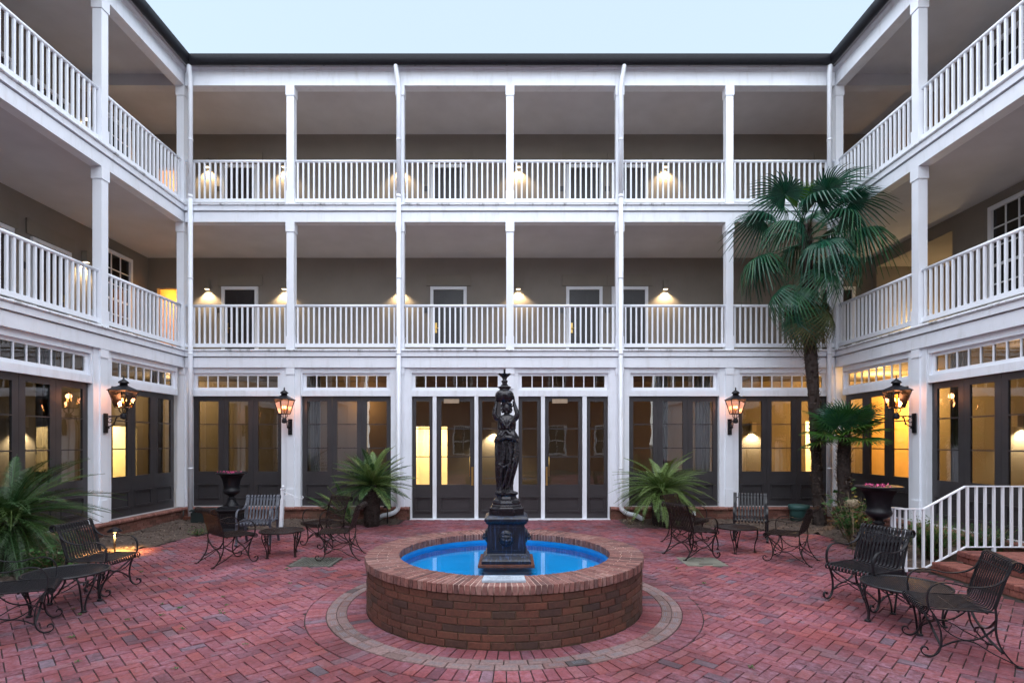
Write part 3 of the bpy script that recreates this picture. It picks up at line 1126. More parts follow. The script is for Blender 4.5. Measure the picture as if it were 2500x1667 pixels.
def reflection_sheet(P, f, ua, ub, z0=.34, z1=3.4, v=.30, folds=5):  # added pale folded sheets, imitating reflections of white columns in the panes
    w = WB(f)
    n = folds * 8
    a = [(ua + (ub - ua) * k / n, v + .035 * math.sin(2 * math.pi * k / 8) + .01 * math.sin(k * 1.7)) for k in range(n + 1)]
    w.add([f(u, vv, z0) for u, vv in a] + [f(u + (.03 if k % 2 else 0), vv, z1) for k, (u, vv) in enumerate(a)], [(k, k + 1, n + 2 + k, n + 1 + k) for k in range(n)], True)
    P('reflection_sheet', w, REFLSHEET)


REFLSHEET = painted('pale_reflection_sheet', (.34, .35, .37), .06, .95)
reflection_sheet(PB, MAPB, -4.92, -4.55)
reflection_sheet(PB, MAPB, 3.42, 3.78)
reflection_sheet(PB, MAPB, 4.45, 4.80)
reflection_sheet(PLf, MAPL, 9.2, 9.55)
reflection_sheet(PLf, MAPL, 12.2, 12.5)
reflection_sheet(PRt, MAPR, 9.5, 9.85)
lamp('corridor_lamp', 'POINT', (-4.1, 14.7, 2.9), 9, (1, .50, .18), size=.1)
# room doors and windows of the galleries
for z in (Z2 + .42, Z3 + .42):
    for uc in (-7.52, -1.71, 2.07, 3.34, 9.1):
        room_door(back, MAPB, uc, z)
    for uc, hd in ((11.97, 1), (10.53, -1)):
        room_door(wingl, MAPL, uc, z, hand=hd)
    gallery_window(wingl, MAPL, 13.35, 14.49, z + .25, z + 2.68, 3, 6)
    gallery_window(wingr, MAPR, 10.1, 11.44, z + .25, z + 2.75, 4, 6)
    gallery_window(wingr, MAPR, 7.9, 9.2, z + .25, z + 2.75, 4, 6)
    room_door(wingl, MAPL, 7.6, z)

# lit lobbies behind the openings in the rear walls
def lobby(x0, x1, y0, y1, z0, z1, m, P, skip):
    q = MB()
    t = .05
    if 'x0' not in skip: q.box(x0 - t, x0, y0, y1, z0, z1)
    if 'x1' not in skip: q.box(x1, x1 + t, y0, y1, z0, z1)
    if 'y0' not in skip: q.box(x0, x1, y0 - t, y0, z0, z1)
    if 'y1' not in skip: q.box(x0, x1, y1, y1 + t, z0, z1)
    q.box(x0, x1, y0, y1, z1, z1 + t)
    q.box(x0, x1, y0, y1, z0 - t, z0)
    P('lobby_wall', q, m)


WARM = (1, .70, .36)
ORNG = (1, .52, .14)
YB = FY + DEP + .151
lobby(-9.9, -8.85, YB, YB + 1.6, Z2 + .42, 6.3, OCHRE, PB, ('y0',))
lobby(-9.9, -8.85, YB, YB + 1.6, Z3 + .42, 9.7, OCHRE, PB, ('y0',))
lamp('lobby_lamp', 'POINT', (-9.4, YB + .7, 5.9), 12, ORNG, size=.1)
lamp('lobby_lamp', 'POINT', (-9.4, YB + .7, 9.3), 9, ORNG, size=.1)
XR = HX + DEP + .151
lobby(XR, XR + 2.4, 12.43, 15.0, Z2 + .42, 6.64, WALL, PRt, ('x0',))
lobby(XR, XR + 2.4, 12.43, 15.0, Z3 + .42, 9.91, WALL, PRt, ('x0',))
lamp('lobby_lamp', 'POINT', (XR + .9, 14.6, 5.0), 16, WARM, size=.12)
lamp('lobby_lamp', 'POINT', (XR + .9, 14.7, 8.6), 5, ORNG, size=.12)
lobby(-2.8, -1.7, YB, YB + 1.5, .3, 2.4, CREAM, PB, ('y0',))
lamp('lobby_lamp', 'AREA', (-2.25, YB + .75, 2.36), 17, (1, .74, .42), size=.8)
lobby(8.2, 8.85, YB, YB + 1.2, .3, 2.5, CREAM, PB, ('y0',))
lamp('lobby_lamp', 'AREA', (8.5, YB + .6, 2.44), 14, (1, .76, .46), size=.5)
XL = -HX - DEP - .151
lobby(XL - 1.4, XL, 13.8, 14.8, .3, 2.4, CREAM, PLf, ('x1',))
lamp('lobby_lamp', 'AREA', (XL - .7, 14.3, 2.36), 13, (1, .72, .34), size=.7)
# lit corridor corners on the ground floor
lamp('corridor_lamp', 'POINT', (9.2, 13.6, 3.2), 150, ORNG, size=.12)
lamp('corridor_lamp', 'POINT', (-8.9, 14.2, 3.2), 34, (1, .62, .26), size=.12)
lamp('corridor_lamp', 'POINT', (8.9, 9.5, 3.2), 7, (1, .55, .22), size=.12)

# brick plinth under the doors
def plinth(P, f, a, b):
    w = WB(f)
    w.wbox(a, b, -.085, .1, -.02, .299)
    pl = P('brick_plinth', w, MORTAR)
    br, cp = WB(f), WB(f)
    for row in range(3):
        u = a - (row % 2) * .1
        while u < b:
            x0, x1 = max(a, u) + .004, min(b, u + .2) - .004
            if x1 - x0 > .02: br.wbox(x0, x1, -.093 + rnd.uniform(-.002, .002), -.06, .004 + row * .072, .068 + row * .072)
            u += .2
    u = a
    while u < b - .02:
        x0, x1 = u + .004, min(b, u + .072) - .004
        pr = [(-.05, .222), (-.115, .222), (-.135, .238), (-.138, .268), (-.122, .292), (-.10, .3), (-.04, .3)]
        cp.add([f(x0, v, z) for v, z in pr] + [f(x1, v, z) for v, z in pr],
               [(i, i + 1, 8 + i, 7 + i) for i in range(6)] + [tuple(range(7)), tuple(range(13, 6, -1))])
        u += .072
    tag(obj('plinth_bricks', br, PL_I, pl), kind='stuff')
    tag(obj('coping_bricks', cp, PLC_I, pl), kind='stuff')


plinth(PB, MAPB, -HX + .09, -2.345)
plinth(PB, MAPB, 2.345, HX - .09)
plinth(PLf, MAPL, 5.2, FY - .14)
plinth(PRt, MAPR, 7.6, FY - .14)
downspout(back, MAPB, -7.40, .02, 0)
downspout(back, MAPB, -BAY - .01, -.05, -1)
downspout(back, MAPB, BAY, .06, 1)
downspout(back, MAPB, 7.40, -.04, 0)

# the house across the court behind the photographer (seen only as reflections)
house = thing('brick_house', 'red brick house with white sash windows behind the photographer, seen in reflections', 'house', (0, -9, 0))
q = MB(); q.box(-9, 9, -3, 0, -.05, 7.5); obj('wall', q, FARBR, house)
q = MB(); q.add([(-9.3, .4, 7.4), (9.3, .4, 7.4), (9.3, -3, 9.2), (-9.3, -3, 9.2)], [(0, 1, 2, 3)]); obj('roof', q, ROOF, house)
for x in (-6, -3, 0, 3, 6):
    for z in (1.0, 4.4):
        q = MB()
        for (a, b, c, d) in ((-.6, .6, 0, .1), (-.6, .6, 1.8, 1.9), (-.6, -.5, .1, 1.8), (.5, .6, .1, 1.8), (-.02, .02, .1, 1.8), (-.5, .5, .88, .95)):
            q.box(x + a, x + b, .003, .05, z + c, z + d)
        wi = obj('window', q, WHITE2, house)
        q = MB(); q.box(x - .5, x + .5, .001, .02, z + .1, z + 1.8); obj('pane', q, DGLASS, wi)

# ------------------------------------------------------------------ wall lights
def sconce(label, loc, rz, energy=22, grp='box wall lights on the galleries', col=(1, .74, .42)):
    t = thing('wall_light', label, 'wall light', loc, rz, grp)     # local +x away from the wall, origin at the top back
    q = MB()
    q.box(.002, .02, -.05, .05, -.2, -.06)
    obj('back_plate', q, WALL, t)
    q = MB()
    for (a, b, c, d) in ((.02, .026, -.065, .065), (.134, .14, -.065, .065), (.026, .134, -.065, -.059), (.026, .134, .059, .065)):
        q.box(a, b, c, d, -.25, 0)
    q.box(.026, .134, -.059, .059, -.012, -.001)
    obj('housing', q, LINTEL, t)
    q = MB(); q.box(.03, .13, -.055, .055, -.246, -.24); obj('lens', q, LENS, t)
    lamp('spot', 'SPOT', (.095, 0, -.262), energy, col, t, .03, R(122), (0, 0, 0), .55)
    return t


for z, lv in ((6.30, 'middle'), (9.68, 'top')):
    for x, nm in ((-8.41, 'left of the leftmost dark door'), (-6.27, 'right of the leftmost dark door'), (-3.05, 'behind the downspout left of the statue'), (.23, 'straight above the statue'), (4.32, 'right of the pair of doors')):
        sconce('box wall light on the back wing\'s %s gallery, %s' % (lv, nm), (x, FY + DEP, z), R(-90))
    sconce('box wall light on the left wing\'s %s gallery beside the dark door' % lv, (-HX - DEP, 12.88, z), 0)
    sconce('box wall light on the right wing\'s %s gallery between window and passage' % lv, (HX + DEP, 9.65, z), R(180))
for x, nm in ((-.45, 'behind the glass left of the statue'), (6.75, 'behind the glass right of the lantern')):
    sconce('box wall light on the ground floor corridor wall, ' + nm, (x, FY + DEP, 2.36), R(-90), 60, 'box wall lights in the ground corridor')
sconce('box wall light on the right wing corridor wall, behind the glass above the handrail', (HX + DEP, 10.75, 2.36), R(180), 60, 'box wall lights in the ground corridor')
sconce('box wall light on the left wing corridor wall, behind the glass by the big cycad', (-HX - DEP, 11.2, 2.36), 0, 50, 'box wall lights in the ground corridor')

# ------------------------------------------------------------------ gas lanterns
def lantern(label, loc, rz):
    t = thing('wall_lantern', label, 'lantern', loc, rz, 'gas lanterns on the pilasters')   # local +x out of the wall, z from the ground
    q = MB(); q.box(.001, .025, -.052, .052, 1.95, 2.36); obj('wall_plate', q, IRON, t)
    q = MB()
    q.tube([(.02, 0, 2.30), (.36, 0, 2.30)], .013, 8)
    q.tube([(.025, 0, 2.08), (.10, 0, 2.09), (.17, 0, 2.13), (.215, 0, 2.20), (.22, 0, 2.26), (.25, 0, 2.29)], .012, 8)
    sp = [(.105 + (.075 - .0052 * k) * math.cos(k * .62 + 1.2), 0, 2.215 + (.075 - .0052 * k) * math.sin(k * .62 + 1.2)) for k in range(13)]
    q.tube(sp, .009, 6)
    q.tube([(.03, 0, 2.02), (.06, .0, 2.03)], .014, 6)
    for (x, z) in ((.19, 2.14), (.075, 2.06), (.24, 2.27)):
        q.ball((x, 0, z), .02, 8, 5)
    obj('scroll_bracket', q, IRON, t)
    cx = .385
    q = MB()
    q.lathe([(.02, 2.235), (.055, 2.25), (.062, 2.28), (.058, 2.31), (.062, 2.335), (.045, 2.355), (.02, 2.36)], 16, (cx, 0, 0))
    obj('socket', q, IRON, t)
    q = MB()
    for s1 in (-1, 1):
        for s2 in (-1, 1):
            q.tube([(cx, 0, 2.35), (cx + s1 * .035, s2 * .035, 2.38), (cx + s1 * .055, s2 * .055, 2.42), (cx + s1 * .05, s2 * .05, 2.47)], .009, 6)
    obj('cradle', q, IRON, t)
    a, b, z0, z1 = .105, .188, 2.475, 2.83
    q = MB()
    for s1 in (-1, 1):
        for s2 in (-1, 1):
            q.tube([(cx + s1 * a, s2 * a, z0), (cx + s1 * b, s2 * b, z1)], .011, 6)
    for (h, z) in ((a, z0), (b, z1)):
        for (p, e) in (((-h, -h), (h, -h)), ((h, -h), (h, h)), ((h, h), (-h, h)), ((-h, h), (-h, -h))):
            q.tube([(cx + p[0], p[1], z), (cx + e[0], e[1], z)], .011, 6)
    obj('cage', q, IRON, t)
    q = MB(); q.box(cx - a, cx + a, -a, a, z0 - .008, z0 + .004); obj('floor_plate', q, IRON, t)
    for k in range(4):
        c, s_ = math.cos(k * math.pi / 2), math.sin(k * math.pi / 2)
        pts = [(a, -a, z0), (a, a, z0), (b, b, z1), (b, -b, z1)]
        q = MB(); q.add([(cx + x * c - y * s_, x * s_ + y * c, z) for x, y, z in pts], [(0, 1, 2, 3)])
        obj('pane', q, LGLASS, t)
    q = MB()
    q.lathe([(.295, 2.825), (.295, 2.838), (.20, 2.885), (.10, 2.93), (.085, 2.94)], 4, (cx, 0, 0), False, R(45))
    obj('roof', q, IRON, t)
    q = MB()
    q.lathe([(.072, 2.93), (.072, 2.985), (.098, 2.99), (.098, 3.0), (.085, 3.025), (.045, 3.055), (.018, 3.075), (.014, 3.10), (.022, 3.112), (.004, 3.15)], 16, (cx, 0, 0))
    obj('chimney', q, IRON, t)
    q = MB()
    q.tube([(cx, 0, z0), (cx, 0, 2.60)], .012, 6)
    for k in range(3):
        an = k * 2.1 + .5
        q.tube([(cx, 0, 2.53), (cx + .035 * math.cos(an), .035 * math.sin(an), 2.57), (cx + .04 * math.cos(an), .04 * math.sin(an), 2.61)], .006, 6)
    obj('burner', q, BRASS, t)
    for k in range(3):
        an = k * 2.1 + .5
        q = MB()
        q.lathe([(.003, 0), (.010, .012), (.012, .025), (.008, .045), (.002, .07)], 10, (cx + .04 * math.cos(an), .04 * math.sin(an), 2.61))
        obj('flame', q, FLAME, t)
    t.location.z = 2.235 * .1
    t.scale = (.9, .9, .9)
    lamp('gas_light', 'POINT', (cx, 0, 2.72), 1.5, (1, .42, .20), t, .05)
    return t


lantern('black gas lantern on the left wing pilaster beside the bright yellow window', (-HX + .09, FY - BAY, 0), 0)
lantern('black gas lantern on the back wing pilaster above the white sign post', (-2 * BAY, FY - .07, 0), R(-90))
lantern('black gas lantern on the back wing pilaster left of the tall palm trunk', (2 * BAY, FY - .07, 0), R(-90))
lantern('black gas lantern on the right wing pilaster above the handrail and urn', (HX - .09, FY - BAY, 0), R(180))

# ------------------------------------------------------------------ fountain
FZ, FR, FI, FW = .563, 1.55, 1.186, 1.53
ftn = thing('brick_fountain', 'round brick fountain basin with flat brick coping and blue pool', 'fountain', (*FC, 0))
q = MB()
q.lathe([(FW - .016, -.01), (FW - .016, .48), (FR - .012, .482), (FR - .012, FZ - .0045), (FI + .008, FZ - .0045), (FI + .008, .475)], 120, cap=False)
obj('mortar_core', q, MORTARL, ftn)
q = MB()
q.lathe([(FW - .010, -.01), (FW - .010, .478)], 120, cap=False)
obj('wall_mortar', q, MORTAR, ftn)
q = MB()
q.lathe([(FI + .005, .476), (FI + .005, .10)], 96, cap=False)
obj('pool_lining', q, BLUEW, ftn)
q = MB()
q.lathe([(FI + .004, .345), (.02, .345)], 96, cap=False)
obj('pool_floor', q, BLUEP, ftn)
q = MB()
q.add([(0, 0, .44)] + [((FI + .004) * math.cos(2 * math.pi * k / 96), (FI + .004) * math.sin(2 * math.pi * k / 96), .44) for k in range(96)], [(0, k + 1, (k + 1) % 96 + 1) for k in range(96)])
obj('water', q, WATER, ftn)
fb = []
for row in range(7):
    n = 46
    for i in range(n):
        a0 = 2 * math.pi * (i + (row % 2) * .5 + .13 * math.sin(row * 2.3)) / n
        a1 = a0 + 2 * math.pi / n
        fb.append(('w', (a0 + a1) / 2, FW - .05, FW + rnd.uniform(.002, .007), a0 + .0035, a1 - .0035, .006 + row * .0675, .006 + row * .0675 + .0595))
n = 186
for i in range(n):
    a0 = 2 * math.pi * i / n
    a1 = a0 + 2 * math.pi / n
    sp = FI + (.125 if i % 2 else .235) + rnd.uniform(-.008, .008)
    o_, i_ = rnd.uniform(-.004, .005), rnd.uniform(-.004, .004)
    for (r0, r1) in ((FI + i_, sp - .003), (sp + .003, FR + o_)):
        fb.append(('c', (a0 + a1) / 2, r0, r1, a0 + .0036, a1 - .0036, .483, FZ + rnd.uniform(-.003, .002)))


def fb_key(b):
    y = math.sin(b[1]) * b[3]
    if b[0] == 'w': return y if math.sin(b[1]) < -.05 else 90
    return y + .4 if b[3] > 1.45 and math.sin(b[1]) < .3 else y + 1.2


fb.sort(key=fb_key)
fw, fc = MB(), MB()
for i, (k, am, r0, r1, a0, a1, z0, z1) in enumerate(fb):
    ca, sa = math.cos(am), math.sin(am)
    rm = (r0 + r1) / 2
    q = MB() if i < 300 else (fw if k == 'w' else fc)
    cx, cy = (rm * ca, rm * sa) if i < 300 else (0, 0)
    poly = [(x - cx, y - cy) for x, y in arc_poly(r0, r1, a0, a1, (0, 0))]
    if k == 'w':
        # chamfer towards the outside
        n0 = len(q.v)
        rr = [(r0, 0), (r1 - .004, 0), (r1, 1)]
        vs = []
        for (r_, ins) in rr:
            e = .0028 * ins
            for (a, z) in ((a0 + e, z0 + .004 * ins), (a1 - e, z0 + .004 * ins), (a1 - e, z1 - .004 * ins), (a0 + e, z1 - .004 * ins)):
                vs.append((r_ * math.cos(a) - cx, r_ * math.sin(a) - cy, z))
        q.add(vs, [(8, 9, 10, 11)] + [(l * 4 + j, l * 4 + (j + 1) % 4, l * 4 + 4 + (j + 1) % 4, l * 4 + 4 + j) for l in range(2) for j in range(4)])
    else:
        q.prism(poly, z0, z1, .003, .005)
    if i < 300: obj('brick', q, WB_O if k == 'w' else CB_O, ftn, (cx, cy, 0))
if fw.v: tag(obj('wall_bricks', fw, WB_I, ftn), kind='stuff')
tag(obj('coping_bricks', fc, CB_I, ftn), kind='stuff')

# plaque lying on the coping
plq = thing('stone_plaque', 'small grey engraved plaque lying on the front of the fountain coping', 'plaque', (FC[0] + .005, FC[1] - 1.345, FZ + .001))
q = MB(); q.prism([(-.195, -.085), (.195, -.085), (.185, .085), (-.185, .085)], 0, .022, .004); obj('slab', q, PLAQ, plq)
q = MB()
for (y, a, b) in ((.048, -.05, .05), (.02, -.15, .15), (-.012, -.06, .06), (-.042, -.12, .12)):
    x = a
    while x < b:
        w_ = rnd.uniform(.006, .012)
        q.add([(x, y - .007, .0225), (x + w_, y - .007, .0225), (x + w_, y + .007, .0225), (x, y + .007, .0225)], [(0, 1, 2, 3)])
        x += w_ + (.004 if rnd.random() < .8 else .014)
tag(obj('inscription', q, PLAQD, plq), kind='stuff')

# ------------------------------------------------------------------ statue
ST = (-.04, 6.25)
stt = thing('fountain_statue', 'dark bronze draped woman holding a bowl overhead on a blue-black pedestal in the fountain', 'statue', (*ST, .44))
ZS = -.44


def sq(prof):
    q = MB()
    q.lathe([(r * math.sqrt(2), z + ZS) for r, z in prof], 4, (0, 0, 0), False, R(45))
    return q


obj('base_plate', sq([(.31, .432), (.31, .462)]), RUST, stt)
ped = sq([(.272, .462), (.272, .495), (.262, .505), (.25, .515), (.24, .545), (.222, .555), (.216, .57), (.20, .885), (.206, .892), (.222, .905), (.232, .925), (.243, .93), (.243, .955), (.225, .972), (.20, .985)])
ped = obj('pedestal', ped, BLUEMETAL, stt)
# recessed field frames on each face
for k in range(4):
    q = MB()
    for (a, b, c, d) in ((-.165, .165, .60, .612), (-.16, .16, .852, .864), (-.168, -.155, .612, .852), (.155, .168, .612, .852)):
        n0 = len(q.v)
        q.box(a, b, -.005, .0, c + ZS, d + ZS)
        for i in range(n0, len(q.v)):
            x, y, z = q.v[i]
            q.v[i] = (x, y - (.216 - (z - ZS - .57) * .0508), z)
    q.xf(Matrix.Rotation(k * math.pi / 2, 4, 'Z'))
    obj('panel_frame', q, BLUEMETAL, ped)


def remeshed(mb, vox, smooth=2):
    me = mb.mesh('tmp')
    o = bpy.data.objects.new('tmp', me)
    COL.objects.link(o)
    m = o.modifiers.new('r', 'REMESH')
    m.mode = 'VOXEL'
    m.voxel_size = vox
    m.use_smooth_shade = True
    if smooth:
        s_ = o.modifiers.new('s', 'SMOOTH')
        s_.iterations = smooth
        s_.factor = .4
    dg = bpy.context.evaluated_depsgraph_get()
    out = bpy.data.meshes.new_from_object(o.evaluated_get(dg))
    bpy.data.objects.remove(o)
    bpy.data.meshes.remove(me)
    return out


# lion mask
lm = MB()
lm.ball((0, 0, 0), .062, 14, 10, 1, .55, 1.15)
for ringr, cnt, rr, dy in ((.072, 15, .021, .0), (.055, 13, .019, -.018)):
    for k in range(cnt):
        a = 2 * math.pi * k / cnt + ringr * 30
        lm.ball((ringr * math.cos(a), dy, ringr * 1.1 * math.sin(a) + .002), rr, 8, 6, .8, .9, 1.25, Matrix.Rotation(-a, 3, 'Y'))
lm.ball((0, -.045, -.022), .026, 10, 8, 1.1, 1, .9)
lm.ball((0, -.050, .004), .014, 8, 6, .8, 1, 2.2)
lm.ball((0, -.068, -.012), .010, 8, 6, 1.4, .8, .8)
for s in (-1, 1):
    lm.ball((s * .024, -.035, .024), .016, 8, 6, 1.3, .8, .6)
    lm.ball((s * .030, -.030, -.012), .018, 8, 6)
    lm.ball((s * .048, -.022, .058), .014, 8, 6)
ME_LION = remeshed(lm, .005, 1)
ME_LION.materials.append(BLUEMETAL)
for k in range(4):
    a = k * math.pi / 2
    d = .208
    link('lion_mask', ME_LION, stt, (d * math.sin(a), -d * math.cos(a), .735 + ZS), (0, 0, a))

q = MB()
q.lathe([(.212, .975 + ZS), (.212, 1.055 + ZS), (.19, 1.065 + ZS), (.18, 1.075 + ZS), (.178, 1.09 + ZS), (.166, 1.10 + ZS), (.17, 1.118 + ZS), (.16, 1.145 + ZS), (.128, 1.165 + ZS), (.118, 1.19 + ZS), (.125, 1.205 + ZS), (.142, 1.215 + ZS), (.142, 1.228 + ZS), (.11, 1.238 + ZS)], 8, (0, 0, 0), False, R(22.5))
obj('octagonal_base', q, BRONZE, stt)

# figure: lofted drapery, arms, head, joined by remeshing into one surface
fig = MB()
PROF = [  # z, centre x, half width, half depth, fold amplitude
    (1.228, -.03, .100, .085, .012), (1.25, -.025, .088, .078, .015), (1.30, -.02, .080, .072, .017), (1.36, -.015, .086, .075, .018), (1.45, -.008, .100, .082, .018),
    (1.53, 0, .112, .088, .017), (1.60, .004, .120, .092, .016), (1.68, .006, .122, .092, .016), (1.75, .006, .121, .092, .015), (1.81, .008, .118, .092, .014),
    (1.825, .006, .130, .100, .012), (1.86, .006, .125, .098, .013), (1.89, .008, .108, .088, .011), (1.92, .008, .092, .075, .008), (1.945, .008, .088, .070, .006),
    (1.96, .006, .098, .080, .008), (1.99, .004, .099, .082, .008), (2.03, .002, .102, .090, .006), (2.06, .002, .104, .086, .004), (2.085, .003, .102, .072, .003), (2.105, .004, .085, .058, .002), (2.12, .005, .045, .042, 0), (2.13, .005, .03, .03, 0)]
nA = 96
vs = []
prof2 = []
for a, b in zip(PROF[:-1], PROF[1:]):
    k = max(1, int((b[0] - a[0]) / .012))
    for i in range(k):
        t = i / k
        prof2.append(tuple(a[j] + (b[j] - a[j]) * t for j in range(5)))
prof2.append(PROF[-1])
for (z, cx, hw, hd, am) in prof2:
    for j in range(nA):
        t = 2 * math.pi * j / nA
        sway = (1.83 - z) * 2.6
        fo = math.sin(9 * t + sway * 1.3) * .55 + math.sin(15 * t - sway * 2.1 + 1) * .35 + math.sin(23 * t + sway + 2.2) * .25
        if 1.82 < z < 1.93:    # folds fanning from the waist knot
            fo = math.sin(7 * t + (1.95 - z) * 30 * math.cos(t + math.pi / 2)) * .9
        if 1.95 < z < 2.06:
            fo = math.sin(11 * t + (z - 2) * 40) * .6
        r_ = 1 + am * 1.7 * fo / max(hw, .02)
        if z < 1.80 and math.sin(t) < 0:      # forward knee and the swag across it
            r_ += .10 * math.exp(-((z - 1.55) / .13) ** 2) * math.exp(-((t - R(300)) / .5) ** 2)
        vs.append((cx + hw * r_ * math.cos(t), hd * r_ * math.sin(t), z + ZS))
fs = []
for i in range(len(prof2) - 1):
    for j in range(nA):
        j2 = (j + 1) % nA
        fs.append((i * nA + j, i * nA + j2, (i + 1) * nA + j2, (i + 1) * nA + j))
fs.append(tuple(range(nA))[::-1])
fs.append(tuple((len(prof2) - 1) * nA + j for j in range(nA)))
fig.add(vs, fs)


def zz(z): return z + ZS


# swag of cloth hanging diagonally, hem roll, knot
fig.tube([(-.118, -.02, zz(1.825)), (-.08, -.085, zz(1.83)), (0, -.115, zz(1.86)), (.05, -.11, zz(1.85)), (.10, -.07, zz(1.83)), (.122, 0, zz(1.82))], [.018, .022, .026, .024, .022, .018], 10)
fig.tube([(-.02, -.10, zz(1.93)), (-.05, -.105, zz(1.88)), (-.085, -.08, zz(1.84))], [.012, .018, .02], 8)
fig.tube([(.0, -.10, zz(1.935)), (.04, -.108, zz(1.89)), (.085, -.085, zz(1.86))], [.012, .018, .02], 8)
fig.tube([(.02, -.10, zz(1.80)), (.045, -.105, zz(1.68)), (.04, -.11, zz(1.56)), (-.01, -.10, zz(1.40)), (-.05, -.085, zz(1.27))], [.012, .014, .016, .014, .012], 8)
fig.tube([(-.03, -.10, zz(1.80)), (-.02, -.10, zz(1.70)), (-.03, -.10, zz(1.60)), (-.06, -.085, zz(1.45)), (-.085, -.06, zz(1.30))], [.01, .013, .013, .012, .012], 8)
fig.tube([(.09, -.07, zz(1.72)), (.085, -.08, zz(1.58)), (.05, -.09, zz(1.42)), (.01, -.085, zz(1.28))], [.012, .013, .012, .010], 8)
fig.tube([(-.095, -.06, zz(1.56)), (-.03, -.10, zz(1.52)), (.03, -.105, zz(1.56)), (.09, -.075, zz(1.63))], [.012, .014, .014, .012], 8)
fig.ball((-.122, -.01, zz(1.815)), .024, 8, 6)
# bust, shoulder gathers
for s in (-1, 1):
    fig.ball((.005 + s * .045, -.075, zz(2.035)), .035, 10, 8, 1, .8, 1)
    fig.tube([(.005 + s * .085, -.03, zz(2.10)), (.005 + s * .06, -.085, zz(2.06)), (.005 + s * .02, -.10, zz(1.99)), (.005, -.098, zz(1.955))], [.014, .013, .012, .012], 8)
# neck, head
fig.tube([(.005, 0, zz(2.08)), (.004, -.006, zz(2.15))], [.036, .03], 10)
HC = (.002, -.014, zz(2.195))
fig.ball(HC, .056, 14, 10, .86, 1, 1.18)
fig.ball((HC[0], HC[1] - .048, HC[2] - .004), .009, 8, 6, .8, 1, 2.0)          # nose
fig.ball((HC[0], HC[1] - .036, HC[2] - .056), .017, 8, 6)                      # chin
fig.ball((HC[0], HC[1] - .048, HC[2] - .031), .007, 8, 6, 2, .7, .7)           # mouth
for s in (-1, 1):
    fig.ball((HC[0] + s * .02, HC[1] - .044, HC[2] + .016), .008, 8, 6, 1.6, .6, .6)   # brow
    fig.ball((HC[0] + s * .026, HC[1] - .036, HC[2] - .018), .014, 8, 6)               # cheek
    for k in range(5):                                                               # hair at the side
        fig.ball((HC[0] + s * (.046 + .006 * (k % 2)), HC[1] + .005 - .008 * (k % 3), HC[2] + .04 - .021 * k), .0175, 8, 6)
for k in range(16):
    a = math.pi * (k / 15) * 1.6 - math.pi * .3
    fig.ball((HC[0] + .05 * math.cos(a), HC[1] - .018 * math.sin(a * 1.3) - .02, HC[2] + .035 + .02 * math.sin(a) + .006 * (k % 2)), .016, 8, 6)
fig.ball((HC[0], HC[1] + .03, HC[2] + .02), .05, 10, 8)
fig.tube([(HC[0], HC[1] + .012, HC[2] + .05), (HC[0], HC[1] + .015, HC[2] + .085)], [.046, .055], 12)   # hair roll under the bowl
# arms raised
ARM = {-1: [(-.085, 0, 2.075), (-.118, -.012, 2.085), (-.137, -.022, 2.125), (-.131, -.018, 2.18), (-.118, -.012, 2.24), (-.110, -.010, 2.275)],
       1: [(.09, 0, 2.075), (.108, -.012, 2.085), (.108, -.022, 2.128), (.090, -.018, 2.18), (.072, -.012, 2.24), (.064, -.010, 2.275)]}
BC = (-.022, 0)     # bowl axis
for s, pts in ARM.items():
    if s == 1: pts = [(x + .018 * (k > 1), y, z) for k, (x, y, z) in enumerate(pts)]
    fig.tube([(x, y, zz(z)) for x, y, z in pts], [.040, .034, .029, .025, .019, .0165], 12)
    hx, hy, hz = pts[-1]
    fig.ball((hx + s * .004, hy - .002, zz(hz + .022)), .021, 10, 8, .55, 1, 1.15, Matrix.Rotation(-s * .15, 3, 'Y'))
    for k in range(4):       # four fingers wrap up over the side of the bowl
        yy = hy - .022 + .0145 * k
        ln = (.026, .032, .030, .022)[k]
        fig.tube([(hx + s * .006, yy, zz(hz + .035)), (hx + s * .004, yy * 1.15, zz(hz + .035 + ln * .55)), (hx - s * .008, yy * 1.25, zz(hz + .035 + ln))], [.0075, .007, .0055], 6)
    fig.tube([(hx, hy - .02, zz(hz + .012)), (hx - s * .014, hy - .034, zz(hz + .024)), (hx - s * .022, hy - .038, zz(hz + .04))], [.008, .0075, .006], 6)
# feet
fig.ball((-.02, -.085, zz(1.24)), .022, 8, 6, .9, 2.0, .6)
fig.ball((.04, -.07, zz(1.24)), .02, 8, 6, .9, 1.8, .6)
fig.lathe([(.12, zz(1.225)), (.11, zz(1.24)), (.06, zz(1.25))], 20, (0, 0, 0))
ME_FIG = remeshed(fig, .0048, 1)
ME_FIG.materials.append(BRONZE)
link('figure', ME_FIG, stt)
q = MB()
q.lathe([(.02, 2.255), (.07, 2.26), (.085, 2.275), (.098, 2.30), (.108, 2.335), (.104, 2.362), (.085, 2.385), (.06, 2.40), (.055, 2.415), (.072, 2.425), (.078, 2.435), (.05, 2.447), (.036, 2.462)], 28, (BC[0], 0, ZS))
obj('bowl', q, BRONZE, stt)
q = MB()
q.lathe([(.036, 2.462), (.026, 2.475), (.034, 2.492), (.038, 2.505), (.022, 2.518), (.026, 2.535), (.034, 2.545)], 20, (BC[0], 0, ZS))
obj('stem', q, BRONZE, stt)
q = MB()
nseg = 32
vs = []
for i, (r_, z) in enumerate([(.03, 2.545), (.048, 2.558), (.062, 2.575), (.082, 2.585), (.07, 2.582), (.03, 2.57)]):
    for j in range(nseg):
        a = 2 * math.pi * j / nseg
        k = 1 + (.06 * math.cos(8 * a) if i in (2, 3, 4) else 0)
        vs.append((BC[0] + r_ * k * math.cos(a), r_ * k * math.sin(a), z + ZS + (.003 * math.cos(8 * a) if i == 3 else 0)))
